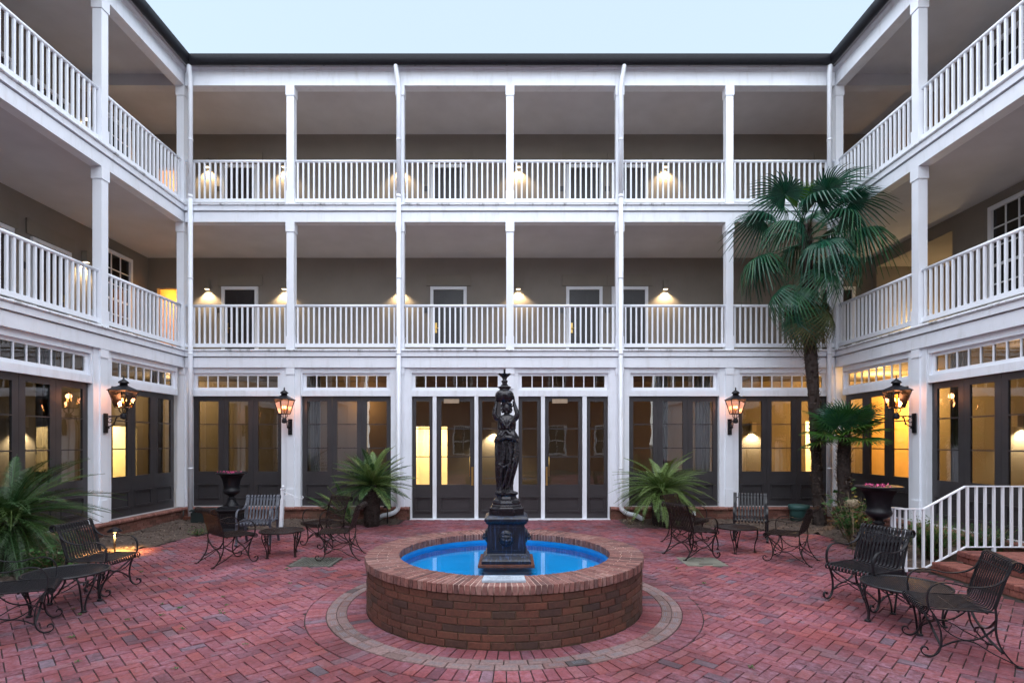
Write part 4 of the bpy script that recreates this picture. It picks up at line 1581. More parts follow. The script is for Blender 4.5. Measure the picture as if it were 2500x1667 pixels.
q.add(vs, [(i * nseg + j, i * nseg + (j + 1) % nseg, (i + 1) * nseg + (j + 1) % nseg, (i + 1) * nseg + j) for i in range(5) for j in range(nseg)], True)
obj('flower_cup', q, BRONZE, stt)
q = MB(); q.lathe([(.014, 2.565), (.011, 2.62), (.014, 2.625), (.012, 2.645)], 10, (BC[0], 0, ZS)); obj('spout', q, BRONZE, stt)

# ------------------------------------------------------------------ iron chairs
def spline(pts, k=5):
    out = []
    P = [Vector(p) for p in pts]
    for i in range(len(P) - 1):
        p0, p1, p2, p3 = P[max(i - 1, 0)], P[i], P[i + 1], P[min(i + 2, len(P) - 1)]
        for j in range(k):
            t = j / k
            out.append(.5 * ((2 * p1) + (-p0 + p2) * t + (2 * p0 - 5 * p1 + 4 * p2 - p3) * t * t + (-p0 + 3 * p1 - 3 * p2 + p3) * t ** 3))
    out.append(P[-1])
    return [tuple(p) for p in out]


def curl(c, r, a0, a1, n=8, y=0.0):
    return [(c[0] + r * math.cos(R(a0 + (a1 - a0) * k / n)), y, c[1] + r * math.sin(R(a0 + (a1 - a0) * k / n))) for k in range(n + 1)]


def slat_path():
    p = curl((.25, .393), .031, -190, 90, 9)
    p += spline([(.25, 0, .424), (.10, 0, .414), (-.08, 0, .412), (-.185, 0, .424), (-.222, 0, .458), (-.255, 0, .58), (-.29, 0, .70), (-.322, 0, .79)], 3)[1:]
    p += curl((-.365, .80), .041, 10, 260, 10)
    return p


def make_chair(variant, m):
    hw = .275
    t = bpy.data.objects.new('garden_chair', None)
    COL.objects.link(t)
    kids = []
    flat = (.019, .006) if variant == 'wire' else (.030, .006)
    cnt = 13 if variant == 'wire' else 10
    q = MB(); q.tube(slat_path(), 0, flat=flat, up=(0, 1, 0)); ms = q.mesh('slat', m)
    for i in range(cnt):
        y = -hw + .03 + (2 * hw - .06) * i / (cnt - 1)
        kids.append(link('slat', ms, t, (0, y, 0)))
    q = MB(); q.tube([(0, -hw, 0), (0, hw, 0)], .009, 6); mc = q.mesh('cross_bar', m)
    for (x, z) in ((.22, .41), (-.17, .412), (-.315, .755), (.02, .405)):
        kids.append(link('cross_bar', mc, t, (x, 0, z)))
    fl = (.026, .009) if variant == 'wire' else (.034, .009)
    for s in (-1, 1):
        y = s * hw
        q = MB()
        pth = curl((-.365, .80), .041, 260, 10, 8, y) + spline([(-.322, y, .79), (-.29, y, .70), (-.255, y, .58), (-.222, y, .458)], 3)
        q.tube(pth, 0, flat=fl, up=(0, 1, 0))
        q.tube([(-.222, y, .425), (.22, y, .41)], 0, flat=fl, up=(0, 1, 0))
        kids.append(obj('side_frame', q, m, t))
        q = MB()
        q.tube(spline([(-.302, y, .735), (-.262, y, .672), (-.18, y, .628), (-.06, y, .612), (.05, y, .632), (.135, y, .632), (.20, y, .595), (.232, y, .52), (.225, y, .42)], 4), 0, flat=fl, up=(0, 1, 0))
        kids.append(obj('arm', q, m, t))
        if variant == 'wire':
            q = MB()
            q.tube(spline([(.225, y, .42), (.175, y, .335), (.142, y, .23), (.135, y, .13), (.155, y, .055), (.20, y, .014), (.25, y, .018), (.275, y, .05), (.262, y, .083), (.235, y, .082), (.228, y, .062)], 4), 0, flat=(.022, .010), up=(0, 1, 0))
            kids.append(obj('leg', q, m, t))
            q = MB()
            q.tube(spline([(-.222, y, .458), (-.228, y, .38), (-.225, y, .28), (-.25, y, .16), (-.32, y, .05), (-.37, y, .008)], 4), 0, flat=(.022, .010), up=(0, 1, 0))
            q.box(-.395, -.35, y - .018, y + .018, .001, .012)
            kids.append(obj('leg', q, m, t))
            q = MB()
            q.tube(spline([(.19, y, .37), (.12, y, .255), (.03, y, .19), (-.05, y, .178), (-.14, y, .215), (-.225, y, .30)], 4), 0, flat=(.018, .008), up=(0, 1, 0))
            q.tube(spline([(.135, y, .10), (.06, y, .148), (-.02, y, .172), (-.10, y, .158), (-.20, y, .095), (-.335, y, .03)], 4), 0, flat=(.018, .008), up=(0, 1, 0))
            kids.append(obj('side_stretcher', q, m, t))
        else:
            q = MB()
            q.tube(spline([(.225, y, .42), (.215, y, .30), (.21, y, .15), (.225, y, .05), (.25, y, .02), (.26, y, .045), (.24, y, .055)], 4), 0, flat=(.04, .012), up=(0, 1, 0))
            kids.append(obj('leg', q, m, t))
            q = MB()
            q.tube(spline([(-.222, y, .458), (-.23, y, .34), (-.25, y, .18), (-.32, y, .01)], 4), 0, flat=(.04, .012), up=(0, 1, 0))
            kids.append(obj('leg', q, m, t))
    if variant == 'wire':
        for (x0, z0, x1, z1, x2, z2) in ((.19, .365, .15, .265, .137, .10), (-.226, .36, -.225, .245, -.275, .10)):
            q = MB()
            q.tube(spline([(x0, -hw, z0), (x1, -.15, z1 + .02), (x1, 0, z1 - .02), (x1, .15, z1 + .02), (x0, hw, z0)], 5), 0, flat=(.018, .008), up=(1, 0, 0))
            q.tube(spline([(x2, -hw, z2), (x1, -.13, z1 - .075), (x1, 0, z1 - .03), (x1, .13, z1 - .075), (x2, hw, z2)], 5), 0, flat=(.018, .008), up=(1, 0, 0))
            kids.append(obj('cross_stretcher', q, m, t))
    CHILDREN[t.name] = kids
    return t


CH_BLACK = make_chair('wire', IRON)
CH_BROWN = make_chair('wire', IRONB)
CH_FLAT = make_chair('flat', IRONG)
CH_FLATB = make_chair('flat', IRON)
used = set()


def chair(proto, label, x, y, deg, sc=1.0):
    if proto.name not in used:
        used.add(proto.name)
        o = proto
    else:
        o = copy_tree(proto)
    o.location = (x, y, .003)
    o.rotation_euler = (0, 0, R(deg))
    o.scale = (sc, sc, sc)
    tag(o, label, 'chair', 'iron garden armchairs round the tables')


chair(CH_BLACK, 'black iron slatted armchair in front of the left wall, next to the path light', -4.93, 6.60, 2)
chair(CH_BLACK, 'black iron armchair cut by the left picture edge', -4.70, 5.24, 33)
chair(CH_BROWN, 'brown iron armchair in front of the left urn, its back to the wall', -4.21, 8.23, 50)
chair(CH_FLAT, 'blue-grey flat-slat armchair beside the left urn, facing the camera', -4.46, 9.62, -82)
chair(CH_BROWN, 'brown iron armchair in front of the middle cycad, facing left', -3.26, 9.52, 230)
chair(CH_BROWN, 'brown iron armchair by the drain grate, right of the left far table', -2.70, 8.55, 186)
chair(CH_BROWN, 'brown iron armchair standing on the square cover plate', 2.93, 8.68, 19)
chair(CH_BROWN, 'brown iron armchair in front of the right cycad trunk', 3.22, 9.85, -42)
chair(CH_FLATB, 'dark flat-slat armchair facing the camera behind the right far table', 4.42, 10.02, 247)
chair(CH_BROWN, 'dark iron armchair right of the right far table, its back to the palm', 4.24, 8.33, 140)
chair(CH_BLACK, 'black iron slatted armchair in front of the right urn and handrail', 3.95, 6.08, 200)
chair(CH_BLACK, 'black iron armchair nearest the camera, by the right brick steps', 3.82, 4.74, 158)


# ------------------------------------------------------------------ low round tables
def make_table(m, glassy=False):
    t = bpy.data.objects.new('round_table', None)
    COL.objects.link(t)
    kids = []
    r_, h = .345, .40
    q = MB()
    q.tube([(r_ * math.cos(2 * math.pi * k / 40), r_ * math.sin(2 * math.pi * k / 40), h) for k in range(40)], .013, 8, closed=True)
    kids.append(obj('rim', q, m, t))
    q = MB()
    for dr in (0, 1):
        s_ = -r_ + .012
        while s_ < r_ - .005:
            L = math.sqrt(max(0, r_ * r_ - s_ * s_))
            a = R(35 + 90 * dr)
            ca, sa = math.cos(a), math.sin(a)
            w_ = .0052
            pts = [(-L, s_ - w_), (L, s_ - w_), (L, s_ + w_), (-L, s_ + w_)]
            z = h + .002 - dr * .003
            q.add([(x * ca - y * sa, x * sa + y * ca, z) for x, y in pts] + [(x * ca - y * sa, x * sa + y * ca, z - .002) for x, y in pts],
                  [(0, 1, 2, 3), (7, 6, 5, 4), (0, 3, 7, 4), (1, 2, 6, 5), (0, 1, 5, 4), (3, 2, 6, 7)])
            s_ += .0165
    kids.append(tag(obj('mesh_top', q, m, t), kind='stuff'))
    for k in range(4):
        a = R(45 + 90 * k)
        ca, sa = math.cos(a), math.sin(a)
        q = MB()
        for s_ in (-1, 1):
            pr = [(.325, .075, .395), (.345, .070, .34), (.335, .052, .26), (.305, .028, .16), (.292, .015, .07), (.30, .012, .012)]
            q.tube(spline([(p * ca - s_ * l * sa, p * sa + s_ * l * ca, z) for p, l, z in pr], 4), .0085, 6)
        q.lathe([(.028, .001), (.028, .012), (.012, .018)], 12, (.30 * ca, .30 * sa, 0))
        lg = obj('leg', q, m, t)
        q = MB()
        for (z, l, sg) in ((.33, .018, 1), (.31, -.018, 1), (.285, .014, -1), (.26, -.012, 1), (.235, .008, 1), (.36, 0, 1)):
            q.ball((.335 * ca - l * sa, .335 * sa + l * ca, z), .017, 7, 5, .5, .9, 1.3)
        q.tube([(.34 * ca, .34 * sa, .385), (.338 * ca, .338 * sa, .3), (.315 * ca, .315 * sa, .2)], .005, 6)
        kids.append(lg)
        orn = obj('leaf_ornament', q, m, lg)
        CHILDREN[lg.name] = [orn]
    CHILDREN[t.name] = kids
    return t


TB, TBR = make_table(IRON), make_table(IRONB)
for (o, x, y, a, sc, lb) in ((TB, -4.82, 5.92, 20, 1.1, 'black iron mesh table between the two chairs at the left picture edge'),
                             (TBR, -3.64, 8.70, 20, .96, 'brown round iron table in front of the blue-grey chair'),
                             (None, 3.76, 9.06, 20, .96, 'brown round iron table among the four right far chairs'),
                             (0, 3.92, 5.40, 28, 1.08, 'black iron mesh table between the two right near chairs')):
    if o is None: o = copy_tree(TBR)
    elif o == 0: o = copy_tree(TB)
    o.location = (x, y, .003); o.rotation_euler = (0, 0, R(a)); o.scale = (sc, sc, .98)
    tag(o, lb, 'table', 'low round iron garden tables')

# ------------------------------------------------------------------ urns on pedestals
def make_urn(label, x, y, rz):
    t = thing('garden_urn', label, 'urn', (x, y, .0), rz, 'cast iron urns on pedestals')
    q = MB()
    s2 = math.sqrt(2)
    q.lathe([(r * s2, z) for r, z in ((.235, .0), (.235, .05), (.205, .065), (.20, .085), (.185, .095), (.182, .40), (.195, .415), (.23, .43), (.235, .455), (.215, .47), (.20, .475), (.195, .515), (.16, .53))], 4, (0, 0, 0), False, R(45))
    pd = obj('pedestal', q, URNM, t)
    for k in range(4):
        q = MB()
        for (a, b, c, d) in ((-.15, .15, .12, .135), (-.15, .15, .365, .38), (-.15, -.135, .135, .365), (.135, .15, .135, .365)):
            q.box(a, b, -.192, -.184, c, d)
        for i in range(26):
            an = i * 2.4
            rr = .02 + .0042 * i
            q.ball((rr * math.cos(an) * .95, -.186, .25 + rr * math.sin(an) * .85), .012, 6, 5, 1.2, .7, 1)
        q.xf(Matrix.Rotation(k * math.pi / 2, 4, 'Z'))
        obj('relief_panel', q, URNM, pd)
    q = MB()
    n = 40
    pr = [(.13, .53), (.125, .545), (.085, .60), (.062, .655), (.06, .67), (.078, .68), (.078, .69), (.055, .70), (.05, .715), (.06, .73), (.11, .755), (.15, .79), (.163, .825), (.155, .85), (.14, .865), (.135, .90), (.145, .98), (.165, 1.06), (.195, 1.12), (.225, 1.15), (.27, 1.165), (.29, 1.17), (.292, 1.19), (.28, 1.195), (.25, 1.185), (.2, 1.17), (.0, 1.165)]
    vs = []
    for (r_, z) in pr:
        for j in range(n * 2):
            a = math.pi * j / n
            k = 1.0
            if .54 < z < .67 or .86 < z < 1.13: k = 1 + .045 * (1 if j % 2 else -1)
            vs.append((r_ * k * math.cos(a), r_ * k * math.sin(a), z))
    m = n * 2
    q.add(vs, [(i * m + j, i * m + (j + 1) % m, (i + 1) * m + (j + 1) % m, (i + 1) * m + j) for i in range(len(pr) - 1) for j in range(m)], True)
    obj('bowl', q, URNM, t)
    q = MB()
    rr = random.Random(int(abs(x) * 100))
    for k in range(60):
        cx, cy = rr.gauss(-.03, .07), rr.gauss(-.02, .06)
        a, b = rr.uniform(0, 6.28), rr.uniform(.2, 1.2)
        L = rr.uniform(.014, .024)
        z = 1.18 + rr.uniform(0, .045)
        d = Vector((math.cos(a) * math.cos(b), math.sin(a) * math.cos(b), math.sin(b))) * L
        e = Vector((-math.sin(a), math.cos(a), 0)) * L * .6
        c = Vector((cx, cy, z))
        q.add([tuple(c - d), tuple(c + e), tuple(c + d), tuple(c - e)], [(0, 1, 2, 3)])
    tag(obj('pink_flowers', q, PINK, t), kind='stuff')


make_urn('black fluted urn on a pedestal behind the left far chairs, pink petals on top', -5.62, 11.0, R(6))
make_urn('black fluted urn on a pedestal behind the right handrail end, pink petals on top', 5.16, 7.62, R(-8))

# ------------------------------------------------------------------ palms and cycads
def fan_leaf_mesh(name, m, n=36, L=.58, span=290, droop=.25, pet=.8, seed=1, w=.0165, tipdroop=.5):
    rr = random.Random(seed)
    q = MB()
    q.tube([(0, 0, 0), (pet * .5, 0, .03), (pet, 0, 0)], [.014, .011, .008], 5)
    for i in range(n):
        a = R(-span / 2 + span * i / (n - 1))
        ll = L * (.72 + .28 * math.cos(a * .5)) * rr.uniform(.93, 1.05)
        ca, sa = math.cos(a), math.sin(a)
        pts = []
        for s in (.0, .3, .55, .78, 1.0):
            d = ll * s
            z = -droop * d * s - tipdroop * max(0, s - .6) ** 1.5 * ll * rr.uniform(.5, 1.6) + .05 * math.sin(a) ** 2 * d
            pts.append((pet + d * ca, d * sa, z))
        ws = [.006, w, w * 1.0, w * .72, .003]
        vs = []
        for (p, w_) in zip(pts, ws):
            fold = w_ * .45
            vs += [(p[0] + sa * w_, p[1] - ca * w_, p[2] + fold), (p[0], p[1], p[2] - fold * .3), (p[0] - sa * w_, p[1] + ca * w_, p[2] + fold)]
        fs = []
        for k in range(len(pts) - 1):
            for e in (0, 1):
                fs.append((k * 3 + e, k * 3 + e + 1, k * 3 + e + 4, k * 3 + e + 3))
        q.add(vs, fs)
    return q.mesh(name, m)


def leaf_rot(az, el, roll=0.0):
    return (Matrix.Rotation(az, 4, 'Z') @ Matrix.Rotation(-el, 4, 'Y') @ Matrix.Rotation(roll, 4, 'X')).to_euler()


def palm_trunk(root, pts, rads, seed, spikes=500):
    rr = random.Random(seed)
    q = MB()
    P = spline(pts, 8)
    n = len(P)
    rad = []
    for i in range(n):
        t = i / (n - 1) * (len(rads) - 1)
        k = min(int(t), len(rads) - 2)
        rad.append((rads[k] + (rads[k + 1] - rads[k]) * (t - k)) * rr.uniform(.94, 1.06))
    q.tube(P, rad, 14)
    tr = obj('trunk', q, BARK, root)
    f_ = MB()
    for _ in range(spikes):
        i = rr.randrange(1, n - 1)
        c = Vector(P[i])
        a = rr.uniform(0, 6.28)
        d = Vector((math.cos(a), math.sin(a), 0))
        L, w_ = rr.uniform(.05, .17), rr.uniform(.010, .03)
        e = Vector((-math.sin(a), math.cos(a), 0)) * w_
        b = c + d * rad[i] * .92
        tip = b + d * L * rr.uniform(.25, .75) + Vector((0, 0, L * rr.uniform(-.5, 1.1)))
        f_.add([tuple(b - e), tuple(b + e), tuple(tip + e * .15), tuple(tip - e * .15)], [(0, 1, 2, 3)])
    tag(obj('leaf_bases', f_, FIBRE, tr), kind='stuff')
    return tr


PX, PY = 6.68, 11.75
palm = thing('palm_tree', 'tall fan palm with shaggy dark trunk at the right corner', 'palm tree', (PX, PY, 0))
palm_trunk(palm, [(0, 0, -.02), (-.03, 0, .6), (-.08, 0, 1.6), (-.13, 0, 2.8), (-.2, 0, 3.8), (-.28, 0, 4.9), (-.28, 0, 5.9), (-.27, 0, 6.5)], [.15, .105, .10, .115, .125, .125, .11, .07], 3, 1500)
FL = [fan_leaf_mesh('leaf', PALM, droop=d_, seed=s_, tipdroop=t_) for d_, s_, t_ in ((.25, 1, 1.3), (.5, 2, 2.0), (.6, 3, 2.4), (.6, 9, 2.2))]
FLY = fan_leaf_mesh('leaf', PALMY, n=18, L=.5, span=60, droop=.0, pet=.35, seed=4, w=.014, tipdroop=.1)
FLD = [fan_leaf_mesh('leaf', PALMD, n=34, droop=.5, seed=s_, tipdroop=.9, w=.015) for s_ in (5, 6)]
pr_ = random.Random(11)
top = (-.27, 0, 6.42)
for k in range(3):
    link('leaf', FLY, palm, (top[0] - .1, top[1], top[2] + .1), leaf_rot(R(200 + 50 * k), R(62), 0))
for i in range(19):
    t = i / 18
    el = R(58 - 80 * t ** .9) + pr_.uniform(-.16, .16)
    az = i * 2.39996 + pr_.uniform(-.25, .25)
    m_ = FL[min(3, int(t * 3.9))]
    link('leaf', m_, palm, (top[0], top[1], top[2] - .35 * t), leaf_rot(az, el, pr_.uniform(-.45, .45))).scale = (pr_.uniform(1.0, 1.3),) * 3
for (azd, eld, z, m_, sc) in ((-80, -42, 5.75, FL[1], 1.0), (-140, -48, 5.45, FL[1], 1.0), (-60, -58, 5.15, FLD[0], 1.05), (-100, -66, 5.0, FLD[1], 1.0), (175, -40, 5.5, FL[2], 1.0),
                              (20, -55, 5.3, FLD[1], .95), (-165, -62, 5.1, FL[3], 1.0), (60, -60, 5.2, FL[3], .9), (120, -60, 5.2, FLD[0], .9), (-30, -68, 4.95, FLD[0], .9), (-130, -70, 4.9, FLD[1], .9)):
    link('leaf', m_, palm, (-.28, 0, z + .08), leaf_rot(R(azd), R(eld), pr_.uniform(-.2, .2))).scale = (sc,) * 3

palm2 = thing('palm_tree', 'young fan palm with bright lower leaves beside the tall palm', 'palm tree', (6.80, 11.1, 0))
palm_trunk(palm2, [(0, 0, -.02), (.01, 0, .6), (0, 0, 1.3), (.02, 0, 1.95)], [.12, .115, .125, .10], 5, 700)
FS = [fan_leaf_mesh('leaf', m_, n=30, L=.47, droop=.12, pet=.42, seed=s_, w=.017, tipdroop=.35) for m_, s_ in ((PALMG, 21), (PALMY, 22), (PALM, 23))]
for i in range(21):
    t = i / 20
    az = i * 2.39996 + 1.0
    link('leaf', FS[1 if t > .5 else (i % 2) * 2], palm2, (.02, 0, 2.0 - .12 * t), leaf_rot(az, R(64 - 72 * t) + pr_.uniform(-.12, .12), pr_.uniform(-.4, .4))).scale = (pr_.uniform(.85, 1.08),) * 3


def frond_mesh(name, m, L=1.1, arch=.5, n=46, seed=1, ll=.15, lw=.0052):
    rr = random.Random(seed)
    q = MB()
    pts = []
    for k in range(9):
        s = k / 8
        pts.append((L * s * (1 - .12 * s * arch), 0, -arch * L * .55 * s ** 2.1))
    q.tube(pts, [.012 * (1 - .75 * k / 8) for k in range(9)], 5)
    for i in range(n):
        s = .10 + .90 * i / (n - 1)
        f_ = s * 8
        k = min(int(f_), 7)
        p = Vector(pts[k]).lerp(Vector(pts[k + 1]), f_ - k)
        tg = (Vector(pts[k + 1]) - Vector(pts[k])).normalized()
        up = Vector((0, 1, 0)).cross(tg) * -1
        le = ll * (math.sin(math.pi * min(1, .12 + s * .93)) ** .55) * rr.uniform(.9, 1.08)
        for sd in (-1, 1):
            d = (tg * (.42 + .5 * s) + Vector((0, sd, 0)) * (1.0 - .3 * s) + up * rr.uniform(.25, .55)).normalized()
            wv = d.cross(up).normalized() * lw
            m1 = p + d * le * .55
            tip = p + d * le + up * (-.22 * le) + Vector((0, 0, -.05 * le))
            q.add([tuple(p - wv * .6), tuple(p + wv * .6), tuple(m1 + wv), tuple(m1 - wv), tuple(tip)], [(0, 1, 2, 3), (3, 2, 4)])
    return q.mesh(name, m)


def cycad(label, loc, mats, n, L, trunk_h, trunk_r, seed, el0=78, el1=-12, az0=0, az1=360, arch=(.5, .75, 1.0), ll=.15, trunkless=False, nl=50, lw=.0052):
    rr = random.Random(seed)
    t = thing('cycad', label, 'cycad', loc, 0, 'cycads in the planting beds')
    if not trunkless:
        q = MB()
        q.lathe([(trunk_r * .85, -.02), (trunk_r, .1), (trunk_r * 1.02, trunk_h * .5), (trunk_r * 1.1, trunk_h * .8), (trunk_r * 1.0, trunk_h), (.03, trunk_h + .06)], 16)
        tr = obj('trunk', q, BARK, t)
        f_ = MB()
        for _ in range(520):
            a, z = rr.uniform(0, 6.28), rr.uniform(.0, trunk_h)
            d = Vector((math.cos(a), math.sin(a), 0))
            e = Vector((-math.sin(a), math.cos(a), 0)) * rr.uniform(.012, .022)
            b = d * trunk_r * .98 + Vector((0, 0, z))
            L2 = rr.uniform(.03, .065) * (1.6 if z > trunk_h * .8 else 1)
            tip = b + d * L2 + Vector((0, 0, L2 * rr.uniform(-.3, .7)))
            f_.add([tuple(b - e), tuple(b + e), tuple(tip + e * .3), tuple(tip - e * .3)], [(0, 1, 2, 3)])
        tag(obj('leaf_scars', f_, FIBRE, tr), kind='stuff')
    ms = [frond_mesh('frond', m_, L, a_, nl, seed + k, ll, lw) for k, (m_, a_) in enumerate([(m_, a_) for m_ in mats for a_ in arch])]
    for i in range(n):
        s = i / max(1, n - 1)
        el = R(el0 + (el1 - el0) * s ** .85) + rr.uniform(-.12, .12)
        if az1 - az0 >= 360: az = i * 2.39996 + rr.uniform(-.25, .25)
        else: az = R(rr.uniform(az0, az1))
        o = link('frond', ms[rr.randrange(len(ms))], t, (0, 0, trunk_h), leaf_rot(az, el, rr.uniform(-.3, .3)))
        o.scale = (rr.uniform(.85, 1.1),) * 3
    return t


cycad('bright green cycad with dark stubby trunk right of the entrance', (3.27, 11.75, 0), [CYC], 84, 1.05, .74, .20, 31, 78, -10, arch=(.7, .95, 1.2), ll=.16)
cycad('deep green cycad with upright fronds left of the entrance', (-2.98, 11.75, 0), [CYC, CYCG], 78, .95, .86, .17, 32, 82, -8, arch=(.25, .5, .8), ll=.16)
cycad('low cycad pup with long loose fronds beside the cycad left of the entrance', (-3.42, 11.7, .03), [CYC, CYCG], 16, 1.05, .05, .1, 33, 70, 32, 60, 230, (.15, .3), .13, True)
cycad('large dark cycad at the left picture edge behind the black chair', (-6.95, 7.55, 0), [CYCD, CYCG, CYCD], 116, 1.22, .74, .22, 34, 74, -38, arch=(.6, .9, 1.2), ll=.17, nl=64, lw=.0036)


def bush(name, label, loc, r, h, n, m, seed, leaf=.05, stems=14, cat='shrub', narrow=.45):
    rr = random.Random(seed)
    t = thing(name, label, cat, loc)
    q, s_ = MB(), MB()
    ends = []
    for k in range(stems):
        a, e = rr.uniform(0, 6.28), rr.uniform(.2, 1)
        x, y = r * e * math.cos(a), r * e * math.sin(a)
        z = h * rr.uniform(.55, 1.0)
        p = [(x * .15, y * .15, -.02), (x * .5, y * .5, z * .55), (x, y, z)]
        s_.tube(p, [.007, .005, .002], 5)
        ends.append(p)
    for _ in range(n):
        p = rr.choice(ends)
        u = rr.uniform(.3, 1)
        c = Vector(p[0]).lerp(Vector(p[1]), u * 2) if u < .5 else Vector(p[1]).lerp(Vector(p[2]), u * 2 - 1)
        c += Vector((rr.gauss(0, .06), rr.gauss(0, .06), rr.gauss(0, .05)))
        c.z = max(c.z, .02)
        a, b = rr.uniform(0, 6.28), rr.uniform(-.5, .9)
        d = Vector((math.cos(a) * math.cos(b), math.sin(a) * math.cos(b), math.sin(b))) * leaf * rr.uniform(.6, 1.2)
        e = Vector((-math.sin(a), math.cos(a), rr.uniform(-.4, .4))).normalized() * d.length * narrow
        q.add([tuple(c), tuple(c + d * .5 + e), tuple(c + d), tuple(c + d * .5 - e)], [(0, 1, 2, 3)])
    obj('stems', s_, TWIG, t)
    tag(obj('foliage', q, m, t), kind='stuff')
    return t


bush('leafy_shrub', 'leafy green shrub between the young palm and the right urn', (5.95, 9.4, .02), .45, .95, 240, BUSH, 51, .10, 16)
bush('leafy_shrub', 'low leafy shrub with dry twigs at the foot of the palms', (6.35, 10.2, .02), .5, .75, 180, BUSH, 52, .085, 22)
bush('fern_shrub', 'fine-leaved green bush behind the white handrail', (6.45, 8.35, .02), .5, .62, 4200, BUSH, 53, .06, 60, narrow=.16)
bush('fern_shrub', 'fine-leaved green bush against the right wing by the steps', (7.1, 8.2, .02), .42, .55, 3000, BUSH, 54, .06, 50, narrow=.16)
bush('leafy_shrub', 'small bright leafy shrub under the left cycad fronds', (-6.1, 7.3, .02), .42, .42, 420, BUSH, 55, .06, 26)
bush('leafy_shrub', 'small leafy plant right of the palm downspout', (7.2, 11.6, .02), .2, .95, 60, BUSH, 56, .10, 6)
bush('grass_tuft', 'green tuft in the mulch left of the urn', (-6.05, 10.6, .02), .16, .08, 160, BUSH, 57, .05, 8, 'plant', .2)
bush('grass_tuft', 'dry grass tuft at the foot of the right cycad', (2.62, 11.9, .02), .12, .14, 90, DRIED, 58, .07, 8, 'plant', .12)
hy = thing('dried_flower_head', 'dried beige hydrangea flower head left of the right urn', 'flower', (5.5, 8.75, 0))
q = MB(); q.tube([(0, 0, -.02), (.02, 0, .35), (0, 0, .74)], .006, 5); obj('stem', q, TWIG, hy)
q = MB()
for k in range(260):
    a, b = k * 2.39996, math.acos(1 - 2 * (k + .5) / 260)
    d = Vector((math.sin(b) * math.cos(a), math.sin(b) * math.sin(a), math.cos(b)))
    c = Vector((0, 0, .82)) + Vector((d.x * .10, d.y * .10, d.z * .075)) * rnd.uniform(.6, 1.15)
    e = d.orthogonal().normalized() * .016
    g_ = d.cross(e).normalized() * .016
    q.add([tuple(c + e), tuple(c + g_), tuple(c - e), tuple(c - g_)], [(0, 1, 2, 3)])
tag(obj('petals', q, DRIED, hy), kind='stuff')

# ------------------------------------------------------------------ steps and handrail at the right
stp = thing('brick_steps', 'two red brick steps up to the right wing with bullnose edges', 'steps', (6.6, 5.5, 0))
OX, OY = -6.6, -5.5
q = MB(); q.box(5.88, 6.24, 2.6, 7.5, -.02, .085); q.box(6.24, 7.6, 2.6, 7.5, -.02, .235); obj('core', q, MORTAR, stp, (OX, OY, 0))
q = MB()
q.prism([(-.17, -.033), (.17, -.033), (.17, .033), (-.17, .033)], .086, .15, .006, .012); me_n1 = q.mesh('brick', STEP_O)
for (xc, z) in ((6.03, 0), (6.38, .15)):
    y = 4.4
    while y < 7.5:
        link('brick', me_n1, stp, (xc + OX, y + .036 + OY, z + rnd.uniform(-.002, .002)))
        y += .072
q = MB(); q.box(-.006, .012, -.097, .097, .006, .078); me_r = q.mesh('brick', STEP_O)
q2 = MB(); q2.box(-.097, .097, -.006, .012, .006, .078); me_r2 = q2.mesh('brick', STEP_O)
for (x, z) in ((5.876, 0), (6.236, .15)):
    y = 4.4
    while y < 7.45:
        link('brick', me_r, stp, (x + OX, y + .1 + OY, z))
        y += .2
q = MB()
x = 6.555
while x < 7.6:
    y = 2.7
    k = int(x * 100)
    while y < 7.48:
        q.prism([(x + .002, y + .002), (x + .098, y + .002), (x + .098, min(7.5, y + .198)), (x + .002, min(7.5, y + .198))], .236, .299 + rnd.uniform(-.002, .001), .003)
        y += .2
    x += .1
tag(obj('landing_bricks', q, STEP_I, stp, (OX, OY, 0)), kind='stuff')

hr = thing('handrail', 'white painted metal handrail rising beside the brick steps', 'handrail', (5.8, 7.6, 0))
HXO, HYO = -5.8, 0
YR = 0
def hpt(x, z): return (x + HXO, YR, z)
topz = lambda x: .875 if x < 5.77 else (.875 + .315 * (x - 5.77) / .58 if x < 6.35 else 1.19)
botz = lambda x: .045 if x < 5.77 else (.045 + .30 * (x - 5.77) / .58 if x < 6.35 else .345)
q = MB()
loop = [(5.45 + .07 * math.cos(R(a)) + HXO, .07 * math.sin(R(a)) + .07, .875) for a in range(-90, -400, -24)]
q.tube(loop[::-1] + [hpt(5.6, .875), hpt(5.77, .875), hpt(6.06, 1.032), hpt(6.35, 1.19), hpt(7.6, 1.19)], 0, flat=(.042, .016), up=(0, 1, .001))
obj('top_rail', q, WHITE2, hr)
q = MB()
loop = [(x, y, .05) for x, y, z in loop]
q.tube(loop[::-1] + [hpt(5.6, .048), hpt(5.77, .045), hpt(6.06, .195), hpt(6.35, .345), hpt(7.6, .345)], 0, flat=(.03, .014), up=(0, 1, .001))
obj('bottom_rail', q, WHITE2, hr)
x = 5.52
while x < 7.55:
    q = MB(); q.box(x - .014 + HXO, x + .014 + HXO, -.014, .014, botz(x), topz(x)); obj('baluster', q, WHITE2, hr)
    x += .123
for a in (-150, -240, -330):
    xx, yy = 5.45 + .07 * math.cos(R(a)) + HXO, .07 * math.sin(R(a)) + .07
    q = MB(); q.box(xx - .013, xx + .013, yy - .013, yy + .013, .045, .875); obj('baluster', q, WHITE2, hr)
for x, z in ((5.52, 0), (6.75, .29)):
    q = MB(); q.box(x - .018 + HXO, x + .018 + HXO, -.018, .018, z - .01, botz(x)); obj('foot', q, WHITE2, hr)

